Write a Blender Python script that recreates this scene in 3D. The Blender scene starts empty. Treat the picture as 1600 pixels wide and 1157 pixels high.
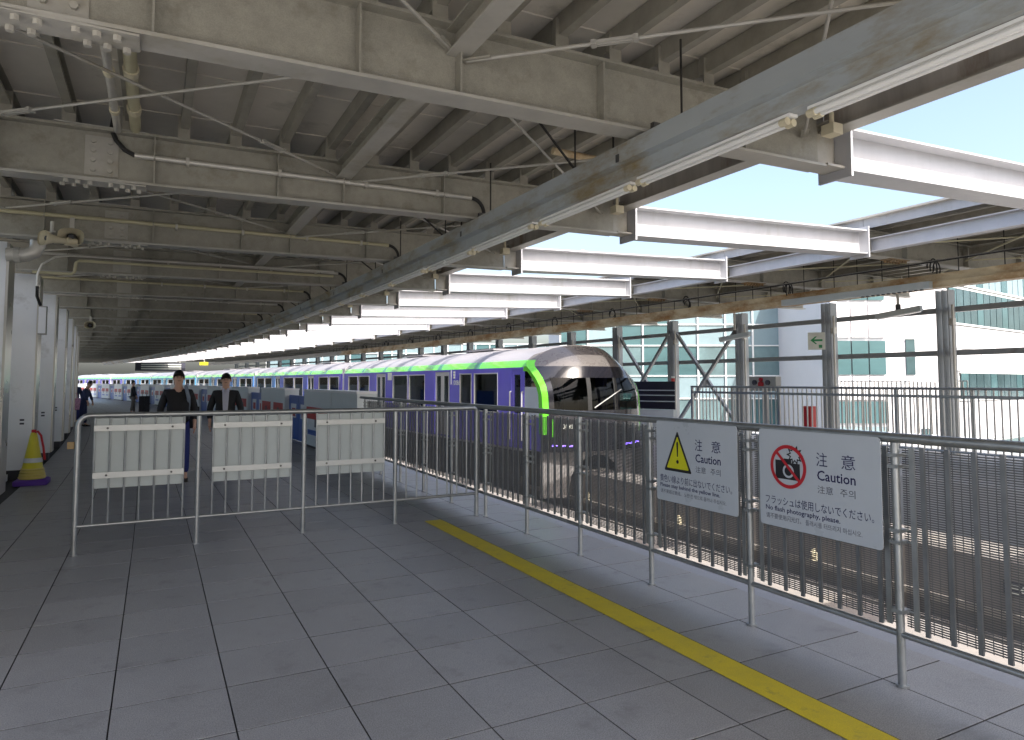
import bpy, bmesh, math, random
from mathutils import Vector, Matrix
random.seed(7)
S = bpy.context.scene
COL = S.collection
R = math.radians

# ------------------------------------------------------------------ camera, sky, sun, exposure
cam_d = bpy.data.cameras.new("camera"); cam = bpy.data.objects.new("camera", cam_d); COL.objects.link(cam)
cam_d.sensor_width = 36.0; cam_d.lens = 1061 / 1600 * 36
cam_d.shift_y = -45 / 1600
cam_d.clip_start = 0.05; cam_d.clip_end = 3000
cam.location = (0, 0, 1.6)
cam.rotation_euler = (R(90) + math.atan(63.5 / 1061), 0, R(-27.7))
S.camera = cam

SUN_EL, SUN_AZ = R(52), R(180 - 2)          # azimuth clockwise from +Y (along the platform)
world = bpy.data.worlds.new("World"); S.world = world; world.use_nodes = True
nt = world.node_tree
sky = nt.nodes.new("ShaderNodeTexSky"); sky.sky_type = 'NISHITA'; sky.sun_disc = False
sky.sun_elevation = SUN_EL; sky.sun_rotation = SUN_AZ
sky.air_density = 1.0; sky.dust_density = 5.0; sky.ozone_density = 0.6
bg = nt.nodes["Background"]; bg.inputs[1].default_value = 0.15
nt.links.new(sky.outputs[0], bg.inputs[0])
sun_d = bpy.data.lights.new("sun", 'SUN'); sun_d.energy = 3.4; sun_d.angle = R(0.5); sun_d.color = (1, .965, .91)
sun = bpy.data.objects.new("sun", sun_d); COL.objects.link(sun)
sv = Vector((math.sin(SUN_AZ) * math.cos(SUN_EL), math.cos(SUN_AZ) * math.cos(SUN_EL), math.sin(SUN_EL)))
sun.rotation_euler = sv.to_track_quat('Z', 'Y').to_euler(); sun.location = (0, -20, 40)
S.view_settings.view_transform = 'Standard'; S.view_settings.look = 'None'
S.view_settings.exposure = 1.5; S.view_settings.gamma = 1.0; S.view_settings.use_curve_mapping = False
S.cycles.use_denoising = True
S.cycles.max_bounces = 12; S.cycles.diffuse_bounces = 6; S.cycles.glossy_bounces = 4
S.cycles.transparent_max_bounces = 24; S.cycles.sample_clamp_indirect = 8

# ------------------------------------------------------------------ materials
def mat(name, col, rough=.6, metal=0., var=.12, scale=3., bump=0., spec=.5, dirt=None, dirt_amt=.35, dirt_scale=1.2,
        stretch=(1, 1, 1), speck=0., coat=0., pervar=0.):
    m = bpy.data.materials.new(name); m.use_nodes = True
    n = m.node_tree.nodes; l = m.node_tree.links; b = n["Principled BSDF"]
    b.inputs["Roughness"].default_value = rough; b.inputs["Metallic"].default_value = metal
    b.inputs["Specular IOR Level"].default_value = spec
    if coat: b.inputs["Coat Weight"].default_value = coat
    g = n.new("ShaderNodeNewGeometry")
    mp = n.new("ShaderNodeMapping"); mp.inputs["Scale"].default_value = stretch
    l.new(g.outputs["Position"], mp.inputs[0])
    nz = n.new("ShaderNodeTexNoise"); nz.inputs["Scale"].default_value = scale; nz.inputs["Detail"].default_value = 6
    nz.inputs["Roughness"].default_value = .65
    l.new(mp.outputs[0], nz.inputs[0])
    rmp = n.new("ShaderNodeMapRange"); rmp.inputs[1].default_value = .3; rmp.inputs[2].default_value = .7
    rmp.inputs[3].default_value = 1 - var; rmp.inputs[4].default_value = 1 + var
    l.new(nz.outputs[0], rmp.inputs[0])
    mul = n.new("ShaderNodeMix"); mul.data_type = 'RGBA'; mul.blend_type = 'MULTIPLY'; mul.inputs[0].default_value = 1
    mul.inputs[6].default_value = (*col, 1)
    l.new(rmp.outputs[0], mul.inputs[7])
    out = mul.outputs[2]
    if pervar:
        oi = n.new("ShaderNodeObjectInfo")
        r2 = n.new("ShaderNodeMapRange"); r2.inputs[3].default_value = 1 - pervar; r2.inputs[4].default_value = 1 + pervar
        l.new(oi.outputs["Random"], r2.inputs[0])
        m2 = n.new("ShaderNodeMix"); m2.data_type = 'RGBA'; m2.blend_type = 'MULTIPLY'; m2.inputs[0].default_value = 1
        l.new(out, m2.inputs[6]); l.new(r2.outputs[0], m2.inputs[7]); out = m2.outputs[2]
    if speck:
        n3 = n.new("ShaderNodeTexNoise"); n3.inputs["Scale"].default_value = 170; n3.inputs["Detail"].default_value = 2
        l.new(g.outputs["Position"], n3.inputs[0])
        r3 = n.new("ShaderNodeMapRange"); r3.inputs[1].default_value = .35; r3.inputs[2].default_value = .65
        r3.inputs[3].default_value = 1 - speck; r3.inputs[4].default_value = 1 + speck
        l.new(n3.outputs[0], r3.inputs[0])
        m3 = n.new("ShaderNodeMix"); m3.data_type = 'RGBA'; m3.blend_type = 'MULTIPLY'; m3.inputs[0].default_value = 1
        l.new(out, m3.inputs[6]); l.new(r3.outputs[0], m3.inputs[7]); out = m3.outputs[2]
    if dirt:
        n4 = n.new("ShaderNodeTexNoise"); n4.inputs["Scale"].default_value = dirt_scale; n4.inputs["Detail"].default_value = 8
        n4.inputs["Roughness"].default_value = .7
        l.new(mp.outputs[0], n4.inputs[0])
        r4 = n.new("ShaderNodeMapRange"); r4.inputs[1].default_value = .62 - dirt_amt * .35; r4.inputs[2].default_value = .78 - dirt_amt * .3
        l.new(n4.outputs[0], r4.inputs[0])
        m4 = n.new("ShaderNodeMix"); m4.data_type = 'RGBA'
        l.new(r4.outputs[0], m4.inputs[0]); l.new(out, m4.inputs[6]); m4.inputs[7].default_value = (*dirt, 1); out = m4.outputs[2]
    l.new(out, b.inputs["Base Color"])
    r5 = n.new("ShaderNodeMapRange"); r5.inputs[3].default_value = max(0.02, rough - .1); r5.inputs[4].default_value = min(1, rough + .1)
    l.new(nz.outputs[0], r5.inputs[0]); l.new(r5.outputs[0], b.inputs["Roughness"])
    if bump:
        bp = n.new("ShaderNodeBump"); bp.inputs["Strength"].default_value = bump; bp.inputs["Distance"].default_value = .01
        l.new(nz.outputs[0], bp.inputs["Height"]); l.new(bp.outputs[0], b.inputs["Normal"])
    return m

def glass(name, tint, trans=.6, rough=.03, ior=1.5, gl=.92):
    m = bpy.data.materials.new(name); m.use_nodes = True
    n = m.node_tree.nodes; l = m.node_tree.links; n.remove(n["Principled BSDF"])
    o = n["Material Output"]
    t = n.new("ShaderNodeBsdfTransparent"); t.inputs[0].default_value = (*[c * trans for c in tint], 1)
    g = n.new("ShaderNodeBsdfGlossy"); g.inputs["Roughness"].default_value = rough; g.inputs[0].default_value = (gl, gl, gl, 1)
    f = n.new("ShaderNodeFresnel"); f.inputs[0].default_value = ior
    mx = n.new("ShaderNodeMixShader"); l.new(f.outputs[0], mx.inputs[0]); l.new(t.outputs[0], mx.inputs[1]); l.new(g.outputs[0], mx.inputs[2])
    l.new(mx.outputs[0], o.inputs[0])
    return m

RUST = (.17, .085, .03)
M = dict(
    steel=mat("steel tinted by dirt and bounced light", (.305, .292, .245), .55, var=.13, scale=9, dirt=(.20, .185, .145), dirt_amt=.22, dirt_scale=3.5, bump=.08, speck=.08),  # khaki tint puts dirt and bounced light into the base colour
    steel_low=mat("pale steel", (.40, .385, .345), .5, var=.12, scale=3, dirt=(.3, .27, .2), dirt_amt=.25),  # paler tone, also on the lower flanges of the beams
    purlin=mat("galvanised purlin steel", (.30, .285, .24), .5, .25, var=.2, scale=4),
    deck=mat("roof sheet underside", (.60, .56, .49), .6, var=.13, scale=1.2, dirt=(.30, .28, .23), dirt_amt=.2),
    white=mat("white painted steel", (.455, .455, .47), .42, var=.08, scale=3, dirt=(.33, .32, .29), dirt_amt=.16, stretch=(1, 1, .25)),
    edge=mat("stained edge steel", (.42, .40, .37), .55, var=.3, scale=3, stretch=(1, 1, .2), dirt=RUST, dirt_amt=.16),
    colgrey=mat("grey column paint", (.30, .315, .32), .45, .1, var=.08, scale=2, dirt=(.2, .18, .15), dirt_amt=.15),
    duct=mat("blue grey duct paint", (.40, .435, .45), .4, .15, var=.08, scale=2, dirt=(.25, .19, .09), dirt_amt=.42, dirt_scale=2.2, stretch=(1, .35, 1)),
    ductr=mat("rusted duct", (.62, .52, .34), .55, .1, var=.2, scale=3, dirt=(.33, .17, .05), dirt_amt=.55, dirt_scale=1.8, stretch=(1, .5, 1)),
    rust=mat("rusty steel", (.25, .16, .075), .75, var=.4, scale=5, dirt=(.33, .26, .17), dirt_amt=.4),
    black=mat("black rod", (.02, .018, .016), .6),
    rubber=mat("black rubber", (.015, .015, .015), .7),
    tube=mat("white lamp tube", (.85, .85, .83), .25, var=.03),
    cream=mat("cream plastic", (.62, .56, .40), .5, var=.1),
    pipe=mat("galvanised pipe", (.55, .53, .48), .4, .3, var=.1),
    ypipe=mat("yellowed pipe", (.50, .46, .30), .5, var=.1),
    column=mat("column panel white", (.84, .86, .89), .35, var=.04, scale=1.5, dirt=(.5, .5, .5), dirt_amt=.1),
    silver=mat("stainless strip", (.62, .60, .55), .3, .9, var=.03),
    plinth=mat("plinth white", (.72, .74, .72), .5, var=.08),
    darkbase=mat("dark base", (.05, .05, .055), .6),
    tile=mat("granite floor tile", (.250, .252, .262), .4, var=.10, scale=7, speck=.28, pervar=.07, bump=.02, dirt=(.17, .17, .175), dirt_amt=.22, dirt_scale=3.5),
    grout=mat("floor joint", (.05, .05, .05), .9),
    strip=mat("platform edge strip", (.29, .305, .345), .5, var=.08, scale=6, speck=.1),
    yellow=mat("yellow line", (.56, .45, .012), .5, var=.1, scale=8, speck=.1, dirt=(.22, .19, .05), dirt_amt=.12, dirt_scale=6),
    galv=mat("galvanised fence tube", (.36, .375, .38), .36, .75, var=.15, scale=9),
    galvd=mat("dark fence bar", (.20, .21, .22), .45, .6, var=.15, scale=8),
    mesh=mat("fence mesh wire", (.13, .13, .13), .5, .3, var=.1),
    sheet=mat("frosted barrier sheet", (.40, .44, .44), .45, var=.06, scale=2.5, dirt=(.50, .52, .50), dirt_amt=.15),
    flat=mat("barrier clamp strip", (.5, .51, .50), .4, .3, var=.06),
    bolt=mat("dark bolt", (.10, .10, .10), .5, .6),
    boltp=mat("painted bolt", (.42, .40, .35), .5, var=.15),
    signw=mat("sign enamel", (.47, .505, .55), .3, var=.03),
    navy=mat("navy print", (.012, .012, .08), .5, var=.0),
    signy=mat("sign yellow", (.62, .60, .01), .5, var=.03),
    signk=mat("sign black", (.012, .012, .016), .5),
    signr=mat("sign red", (.45, .01, .02), .5, var=.03),
    greyprint=mat("grey print", (.10, .10, .13), .6, var=0),
    conc=mat("track concrete", (.225, .205, .19), .8, var=.14, scale=2.5, bump=.15, dirt=(.24, .21, .18), dirt_amt=.25),
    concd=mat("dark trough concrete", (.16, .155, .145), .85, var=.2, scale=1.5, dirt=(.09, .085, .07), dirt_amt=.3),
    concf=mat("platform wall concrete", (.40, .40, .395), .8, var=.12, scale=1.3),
    rail=mat("power rail", (.40, .37, .33), .4, .7, var=.1),
    purple=mat("purple train paint", (.135, .115, .56), .22, var=.02, coat=.5),
    purpleblue=mat("violet blue train paint", (.11, .15, .56), .22, var=.02, coat=.5),
    blue=mat("blue train paint", (.10, .27, .62), .22, var=.02, coat=.5),
    sky=mat("light blue train paint", (.12, .42, .68), .22, var=.02, coat=.5),
    green=mat("bright green train paint", (.11, .50, .025), .25, var=.03, coat=.5),
    dgreen=mat("dark green band paint", (.05, .22, .12), .3, var=.03),
    roofw=mat("train roof silver", (.30, .29, .305), .4, .2, var=.1, scale=1.2, stretch=(1, .3, 1)),
    roofd=mat("train roof band", (.17, .17, .20), .4, var=.06),
    cap=mat("bronze nose cap", (.13, .118, .11), .28, .2, var=.08, coat=.6),
    tblack=mat("gloss black mask", (.010, .010, .014), .2, var=0, coat=.5),
    tdark=mat("dark underframe", (.05, .05, .055), .6, var=.2),
    skirt=mat("pale skirt panel", (.36, .335, .325), .5, var=.06),
    alu=mat("aluminium door", (.60, .60, .59), .35, .4, var=.05),
    twhite=mat("white gangway", (.70, .70, .70), .5, var=.04),
    interior=mat("train interior", (.74, .74, .70), .6, var=.1),
    seat=mat("blue seat", (.03, .06, .20), .8, var=.2, scale=12),
    led=None,
    doorw=mat("door unit grey white", (.58, .62, .62), .4, var=.05, scale=2),
    doorb=mat("door leaf blue", (.03, .10, .36), .35, var=.1),
    red=mat("poster red", (.40, .03, .025), .5, var=.15, scale=6),
    posterw=mat("poster pale", (.62, .64, .66), .5, var=.15, scale=9),
    posterd=mat("poster dark", (.05, .05, .07), .5, var=.3, scale=9),
    bglass=mat("teal curtain glass", (.055, .115, .125), .12, .1, var=.18, scale=.35, stretch=(.5, .5, 2)),
    bglass2=mat("pale curtain glass", (.20, .275, .30), .15, .1, var=.12, scale=.4),
    bglass3=mat("blind behind glass", (.11, .17, .18), .2, .1, var=.25, scale=.6),
    bframe=mat("white mullion", (.58, .60, .60), .4, var=.03),
    bwhite=mat("white facade", (.58, .57, .585), .6, var=.03, scale=.6),
    bdark=mat("facade window glass", (.05, .09, .10), .1, .2, var=.3, scale=.5),
    ground=mat("ground paving", (.30, .29, .27), .9, var=.2, scale=.2),
    skin=mat("skin", (.60, .36, .26), .55, var=.06),
    hair=mat("black hair", (.012, .010, .009), .5),
    suit=mat("black jacket", (.012, .012, .015), .75, var=.2, scale=20),
    shirt=mat("pale lilac shirt", (.52, .52, .62), .7, var=.05),
    darknavy=mat("navy cloth", (.02, .03, .09), .8, var=.15, scale=15),
    jean=mat("blue trousers", (.02, .03, .16), .8, var=.15, scale=15),
    grey=mat("grey trousers", (.16, .15, .13), .8, var=.1),
    greyb=mat("grey bag", (.22, .26, .32), .7, var=.1),
    floral=mat("floral cloth", (.55, .30, .42), .8, var=.6, scale=26),
    shoe=mat("black shoe", (.012, .011, .01), .35),
    coney=mat("yellow cone plastic", (.62, .55, .02), .4, var=.08, scale=6),
    conep=mat("purple cone base", (.10, .03, .32), .55, var=.1),
    coned=mat("worn cone band", (.66, .55, .16), .5, var=.1),
    brown=mat("brown tag", (.32, .22, .10), .6),
    exitg=mat("exit green", (.01, .26, .08), .4),
    exitw=mat("exit white", (.72, .74, .66), .4),
    redpost=mat("marker red", (.55, .05, .04), .4),
    box=mat("control box grey", (.38, .38, .36), .5, var=.06),
    darkpanel=mat("dark barrier panel", (.014, .013, .02), .4),
)
def emit(name, col, s):
    m = bpy.data.materials.new(name); m.use_nodes = True
    b = m.node_tree.nodes["Principled BSDF"]; b.inputs["Base Color"].default_value = (*col, 1)
    b.inputs["Emission Color"].default_value = (*col, 1); b.inputs["Emission Strength"].default_value = s
    return m
M['led'] = emit("violet marker lamp", (.25, .15, 1.0), 2.2)
M['win'] = glass("train window glass", (.66, .85, .80), .72)
M['clear'] = glass("clear glass", (.95, .98, .97), .92)
M['shield'] = glass("windscreen glass", (.32, .46, .46), .36, ior=1.36, gl=.6)

# ------------------------------------------------------------------ mesh helpers
def wloc(o):
    v = Vector((0, 0, 0))
    while o is not None:
        v += o.location; o = o.parent
    return v

class MB:
    def __init__(s): s.v = []; s.f = []; s.m = []
    def add(s, vs, fs, m=0):
        b = len(s.v); s.v += [tuple(p) for p in vs]
        for f in fs: s.f.append(tuple(i + b for i in f)); s.m.append(m)
    def box(s, x0, y0, z0, x1, y1, z1, m=0):
        s.add([(x0, y0, z0), (x1, y0, z0), (x1, y1, z0), (x0, y1, z0), (x0, y0, z1), (x1, y0, z1), (x1, y1, z1), (x0, y1, z1)],
              [(0, 3, 2, 1), (4, 5, 6, 7), (0, 1, 5, 4), (1, 2, 6, 5), (2, 3, 7, 6), (3, 0, 4, 7)], m); return s
    def bar(s, p, q, w, h, up=(0, 0, 1), m=0, off=(0, 0)):
        p = Vector(p); q = Vector(q); d = (q - p).normalized(); up = Vector(up)
        sd = d.cross(up)
        if sd.length < 1e-5: sd = d.cross(Vector((0, 1, 0)))
        sd.normalize(); u = sd.cross(d).normalized()
        p = p + sd * off[0] + u * off[1]; q = q + sd * off[0] + u * off[1]
        a, b = sd * w / 2, u * h / 2
        s.add([p - a - b, p + a - b, p + a + b, p - a + b, q - a - b, q + a - b, q + a + b, q - a + b],
              [(0, 1, 2, 3), (4, 7, 6, 5), (0, 4, 5, 1), (1, 5, 6, 2), (2, 6, 7, 3), (3, 7, 4, 0)], m); return s
    def hbeam(s, p, q, h, w, tf=.02, tw=.014, m=0, mlow=None):
        p = Vector(p); q = Vector(q)
        s.bar(p, q, tw, h - 2 * tf, m=m)
        s.bar(p, q, w, tf, m=m, off=(0, h / 2 - tf / 2))
        s.bar(p, q, w, tf, m=m if mlow is None else mlow, off=(0, -h / 2 + tf / 2)); return s
    def tube(s, pts, r, n=8, m=0, caps=True):
        pts = [Vector(p) for p in pts]; b = len(s.v); N = len(pts); nv = None
        for i, p in enumerate(pts):
            d = (pts[min(i + 1, N - 1)] - pts[max(i - 1, 0)]).normalized()
            if nv is None:
                nv = d.cross(Vector((0, 0, 1)))
                if nv.length < 1e-4: nv = d.cross(Vector((1, 0, 0)))
            nv = (nv - d * nv.dot(d)).normalized(); bv = d.cross(nv)
            rr = r[i] if isinstance(r, (list, tuple)) else r
            for k in range(n):
                a = 2 * math.pi * k / n; s.v.append(tuple(p + nv * math.cos(a) * rr + bv * math.sin(a) * rr))
        for i in range(N - 1):
            for k in range(n):
                k2 = (k + 1) % n
                s.f.append((b + i * n + k, b + i * n + k2, b + (i + 1) * n + k2, b + (i + 1) * n + k)); s.m.append(m)
        if caps:
            s.f.append(tuple(b + k for k in range(n))[::-1]); s.m.append(m)
            s.f.append(tuple(b + (N - 1) * n + k for k in range(n))); s.m.append(m)
        return s
    def prism(s, poly, vec, m=0):
        n = len(poly); vec = Vector(vec); a = [Vector(p) for p in poly]
        s.add(a + [p + vec for p in a], [tuple(range(n))[::-1], tuple(range(n, 2 * n))] +
              [(i, (i + 1) % n, n + (i + 1) % n, n + i) for i in range(n)], m); return s
    def loft(s, rings, m=0, caps=True, mf=None):
        b = len(s.v); n = len(rings[0])
        for r in rings: s.v += [tuple(p) for p in r]
        for i in range(len(rings) - 1):
            for k in range(n):
                k2 = (k + 1) % n
                s.f.append((b + i * n + k, b + i * n + k2, b + (i + 1) * n + k2, b + (i + 1) * n + k)); s.m.append(mf(i, k) if mf else m)
        if caps:
            s.f.append(tuple(b + k for k in range(n))[::-1]); s.m.append(m)
            s.f.append(tuple(b + (len(rings) - 1) * n + k for k in range(n))); s.m.append(m)
        return s
    def grid(s, rows, m=0, mf=None):
        b = len(s.v); n = len(rows[0])
        for r in rows: s.v += [tuple(p) for p in r]
        for i in range(len(rows) - 1):
            for k in range(n - 1):
                s.f.append((b + i * n + k, b + i * n + k + 1, b + (i + 1) * n + k + 1, b + (i + 1) * n + k)); s.m.append(mf(i, k) if mf else m)
        return s
    def mesh(s, name, mats, smooth=False, recalc=True):
        me = bpy.data.meshes.new(name); me.from_pydata(s.v, [], s.f)
        if not isinstance(mats, (list, tuple)): mats = [mats]
        for x in mats: me.materials.append(M[x] if isinstance(x, str) else x)
        me.polygons.foreach_set("material_index", s.m)
        if recalc:
            bm = bmesh.new(); bm.from_mesh(me); bmesh.ops.recalc_face_normals(bm, faces=bm.faces); bm.to_mesh(me); bm.free()
        if smooth:
            me.polygons.foreach_set("use_smooth", [True] * len(me.polygons))
            try: me.set_sharp_from_angle(angle=R(38))
            except Exception: pass
        me.update(); return me
    def build(s, name, mats, parent=None, smooth=False, local=False):
        if parent is not None and not local:
            w = wloc(parent); s.v = [(x - w.x, y - w.y, z - w.z) for x, y, z in s.v]
        o = bpy.data.objects.new(name, s.mesh(name, mats, smooth)); COL.objects.link(o)
        if parent is not None: o.parent = parent
        return o

def inst(name, me, loc, parent=None, rot=None):
    o = bpy.data.objects.new(name, me); COL.objects.link(o)
    if parent is not None: o.parent = parent; o.location = Vector(loc) - wloc(parent)
    else: o.location = loc
    if rot: o.rotation_euler = rot
    return o
def tag(o, label=None, cat=None, group=None, kind=None):
    if label: o["label"] = label
    if cat: o["category"] = cat
    if group: o["group"] = group
    if kind: o["kind"] = kind
    return o
def thing(name, loc=(0, 0, 0), label=None, cat=None, group=None, rotz=0):
    o = bpy.data.objects.new(name, None); COL.objects.link(o); o.location = loc; o.rotation_euler = (0, 0, rotz)
    o.empty_display_size = .2
    return tag(o, label, cat, group)
def copy_tree(o, parent=None):
    c = o.copy(); COL.objects.link(c)
    if parent is not None: c.parent = parent
    for ch in list(o.children): copy_tree(ch, c)
    return c
ORD = ["nearest", "second", "third", "fourth", "fifth", "sixth", "seventh", "eighth", "ninth", "tenth", "eleventh", "twelfth",
       "thirteenth", "fourteenth", "fifteenth", "sixteenth", "seventeenth", "eighteenth", "nineteenth", "twentieth", "twenty-first",
       "twenty-second", "twenty-third", "twenty-fourth", "twenty-fifth", "twenty-sixth", "twenty-seventh", "twenty-eighth", "twenty-ninth"]
def text_mesh(body, w=None, h=None, res=2):
    c = bpy.data.curves.new("text", 'FONT'); c.body = body; c.resolution_u = res; c.offset = .012 if body.isascii() else 0.0
    o = bpy.data.objects.new("text", c); COL.objects.link(o)
    dg = bpy.context.evaluated_depsgraph_get(); me = bpy.data.meshes.new_from_object(o.evaluated_get(dg))
    bpy.data.objects.remove(o); bpy.data.curves.remove(c)
    co = [v.co.copy() for v in me.vertices]
    x0, x1 = min(p.x for p in co), max(p.x for p in co); y0, y1 = min(p.y for p in co), max(p.y for p in co)
    vs = [((p.x - x0) / (x1 - x0), (p.y - y0) / (y1 - y0)) for p in co]
    fs = [tuple(p.vertices) for p in me.polygons]; asp = (x1 - x0) / (y1 - y0)
    bpy.data.meshes.remove(me)
    return vs, fs, asp
def add_text(mb, body, org, ux, uz, w, h, m=0):
    """flat lettering: lower left corner org, unit axes ux (reading direction) and uz, size w x h"""
    vs, fs, asp = text_mesh(body)
    if h is None: h = w / asp
    if w is None: w = h * asp
    org, ux, uz = Vector(org), Vector(ux), Vector(uz)
    mb.add([org + ux * (a * w) + uz * (b * h) for a, b in vs], fs, m)

# ------------------------------------------------------------------ the curve of the station
Y0, RAD = 7.0, 300.0
def cv(Y): return (Y - Y0) ** 2 / (2 * RAD) if Y > Y0 else 0.0
def slope(Y): return (Y - Y0) / RAD if Y > Y0 else 0.0
def P(X, Y, z): return (X - cv(Y), Y, z)
def put(o, X, Y, z=0): o.location = P(X, Y, z); o.rotation_euler = (0, 0, math.atan(slope(Y))); return o
YA, D = 4.0, 3.05
FR = [YA + D * k for k in range(-3, 25)]         # frame lines; FR[3] is the nearest beam in view
FAR = FR[-1]

# ------------------------------------------------------------------ ground, platforms, track
def ribbon(xs, z0, z1, ya, yb, step=2.0):
    rings = []; y = ya
    n = max(1, int((yb - ya) / step))
    for i in range(n + 1):
        y = ya + (yb - ya) * i / n
        rings.append([P(xs[0], y, z0), P(xs[1], y, z0), P(xs[1], y, z1), P(xs[0], y, z1)])
    return MB().loft(rings)
g = MB().box(-900, -900, -9.2, 900, 900, -9).build("ground", 'ground'); tag(g, kind="structure")
EDGE = 4.30
plat = ribbon((-2.9, 4.05), -1.3, -.024, -24, 105).build("platform", 'grout'); tag(plat, kind="structure")  # unseen end behind the camera lengthened to bounce sunlight onto the columns
TX = [-1.72 + .5246 * i for i in range(12)]       # tile joints across
TY0, TD = 7.53, .512
gap = .007
tile_me = []
for k in range(4):
    mb = MB(); w, d = .5246 - gap, TD - gap - .002; a = .0012
    t = [random.uniform(-a, a) for _ in range(4)]
    mb.add([(0, 0, -.034), (w, 0, -.034), (w, d, -.034), (0, d, -.034), (0, 0, -.0016), (w, 0, -.0016), (w, d, -.0016), (0, d, -.0016),
            (.0015, .0015, t[0] * .4), (w - .0015, .0015, t[1] * .4), (w - .0015, d - .0015, t[2] * .4), (.0015, d - .0015, t[3] * .4)],
           [(0, 1, 5, 4), (1, 2, 6, 5), (2, 3, 7, 6), (3, 0, 4, 7), (4, 5, 9, 8), (5, 6, 10, 9), (6, 7, 11, 10), (7, 4, 8, 11), (8, 9, 10, 11)])
    mb.m = [1] * 4 + [0] * 5
    tile_me.append(mb.mesh("tile", ['tile', 'grout']))
rest = MB(); count = 0
rows = range(-61, 180)
for r in rows:
    y = TY0 + TD * r
    for i in range(11):
        x = TX[i] - cv(y + TD / 2)
        px = 800 + 1061 * ((x + .26) * .8854 - y * .4648) / max(.3, (x + .26) * .4648 + y * .8854)
        if r >= -13 and r <= 16 and count < 296 and -200 < px < 1900:
            inst("tile", random.choice(tile_me), (x + gap / 2, y + gap / 2, random.uniform(-.0006, .0006)), plat,
                 (0, 0, math.atan(slope(y)))); count += 1
        else:
            z = random.uniform(-.0006, .0006); sl = slope(y)
            x0, x1 = x + gap / 2, x + .5246 - gap / 2; dx = -sl * (TD - gap)
            rest.add([(x0, y, -.03), (x1, y, -.03), (x1 + dx, y + TD - gap, -.03), (x0 + dx, y + TD - gap, -.03), (x0, y, z), (x1, y, z), (x1 + dx, y + TD - gap, z), (x0 + dx, y + TD - gap, z)],
                     [(4, 5, 6, 7), (0, 1, 5, 4), (1, 2, 6, 5), (2, 3, 7, 6), (3, 0, 4, 7)])
            rest.m[-4:] = [1] * 4
o = rest.build("tile", ['tile', 'grout'], plat); o["kind"] = "stuff"
edge = ribbon((4.055, EDGE), -1.3, -.004, -24, 105).build("platform_edge", 'strip'); tag(edge, kind="structure")
yl = ribbon((2.785, 2.985), .0035, .0065, -8, 7.46).build("yellow_line", 'yellow'); tag(yl, kind="structure")
# far platform
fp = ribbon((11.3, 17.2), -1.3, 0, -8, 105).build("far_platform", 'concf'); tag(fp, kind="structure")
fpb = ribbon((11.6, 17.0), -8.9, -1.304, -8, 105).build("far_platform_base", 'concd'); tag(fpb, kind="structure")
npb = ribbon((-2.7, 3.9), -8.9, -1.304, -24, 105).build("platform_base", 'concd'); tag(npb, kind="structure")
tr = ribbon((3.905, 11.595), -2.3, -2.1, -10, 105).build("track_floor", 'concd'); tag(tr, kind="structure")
# beams
def track_beam(xc, label):
    t = thing("track_beam", (xc, 0, -2.1), label, "track beam", "concrete monorail track beams")
    y = -10
    while y < 104:
        y1 = y + 12.0
        if y1 > 104: y1 = 104
        n = 6; rings = []
        for i in range(n + 1):
            yy = y + .015 + (y1 - y - .03) * i / n
            rings.append([P(xc - .4, yy, -2.098), P(xc + .4, yy, -2.098), P(xc + .4, yy, -.6), P(xc + .36, yy, -.55), P(xc - .36, yy, -.55), P(xc - .4, yy, -.6)])
        b = MB().loft(rings).build("beam_segment", 'conc', t)
        f = MB()
        for s in (-1, 1):
            f.box(xc + s * .22 - .09 - cv(y), y - .16, -.549, xc + s * .22 + .09 - cv(y), y + .16, -.535)
        if y > -10: f.build("joint_plate", 'rail', b)
        y = y1
    for s in (-1, 1):
        rings = []
        for i in range(40):
            yy = -10 + 114 * i / 39
            rings.append([P(xc + s * .405, yy, -1.28), P(xc + s * .50, yy, -1.28), P(xc + s * .50, yy, -1.20), P(xc + s * .405, yy, -1.20)])
        MB().loft(rings).build("power_rail", 'rail', t)
        rings = [[P(xc + s * .405, yy, -1.62), P(xc + s * .56, yy, -1.62), P(xc + s * .56, yy, -1.50), P(xc + s * .405, yy, -1.50)] for yy in [-10 + 114 * i / 39 for i in range(40)]]
        MB().loft(rings).build("cable_ledge", 'conc', t)
    for k in range(14):
        yy = 1.2 + k * 3.1
        mb = MB()
        for j in range(3): mb.tube([P(xc - .46, yy, -1.19 + j * .05), P(xc - .46, yy, -1.16 + j * .05)], .07 - .008 * j, 10)
        mb.tube([P(xc - .46, yy, -1.2), P(xc - .46, yy, -1.02)], .035, 8)
        mb.build("insulator", 'cream', t)
    return t
tb1 = track_beam(5.9, "concrete track beam running empty just behind the mesh fence")
tb2 = track_beam(9.7, "concrete track beam under the purple train, marked EC on its side")
mb = MB().box(9.288, 3.85, -.99, 9.296, 4.72, -.82)
o = mb.build("number_plate", 'posterd', tb2)
mb = MB(); add_text(mb, "EC 031", (9.2865, 4.66, -.965), (0, -1, 0), (0, 0, 1), .72, .12); mb.build("lettering", 'exitw', o)

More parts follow.
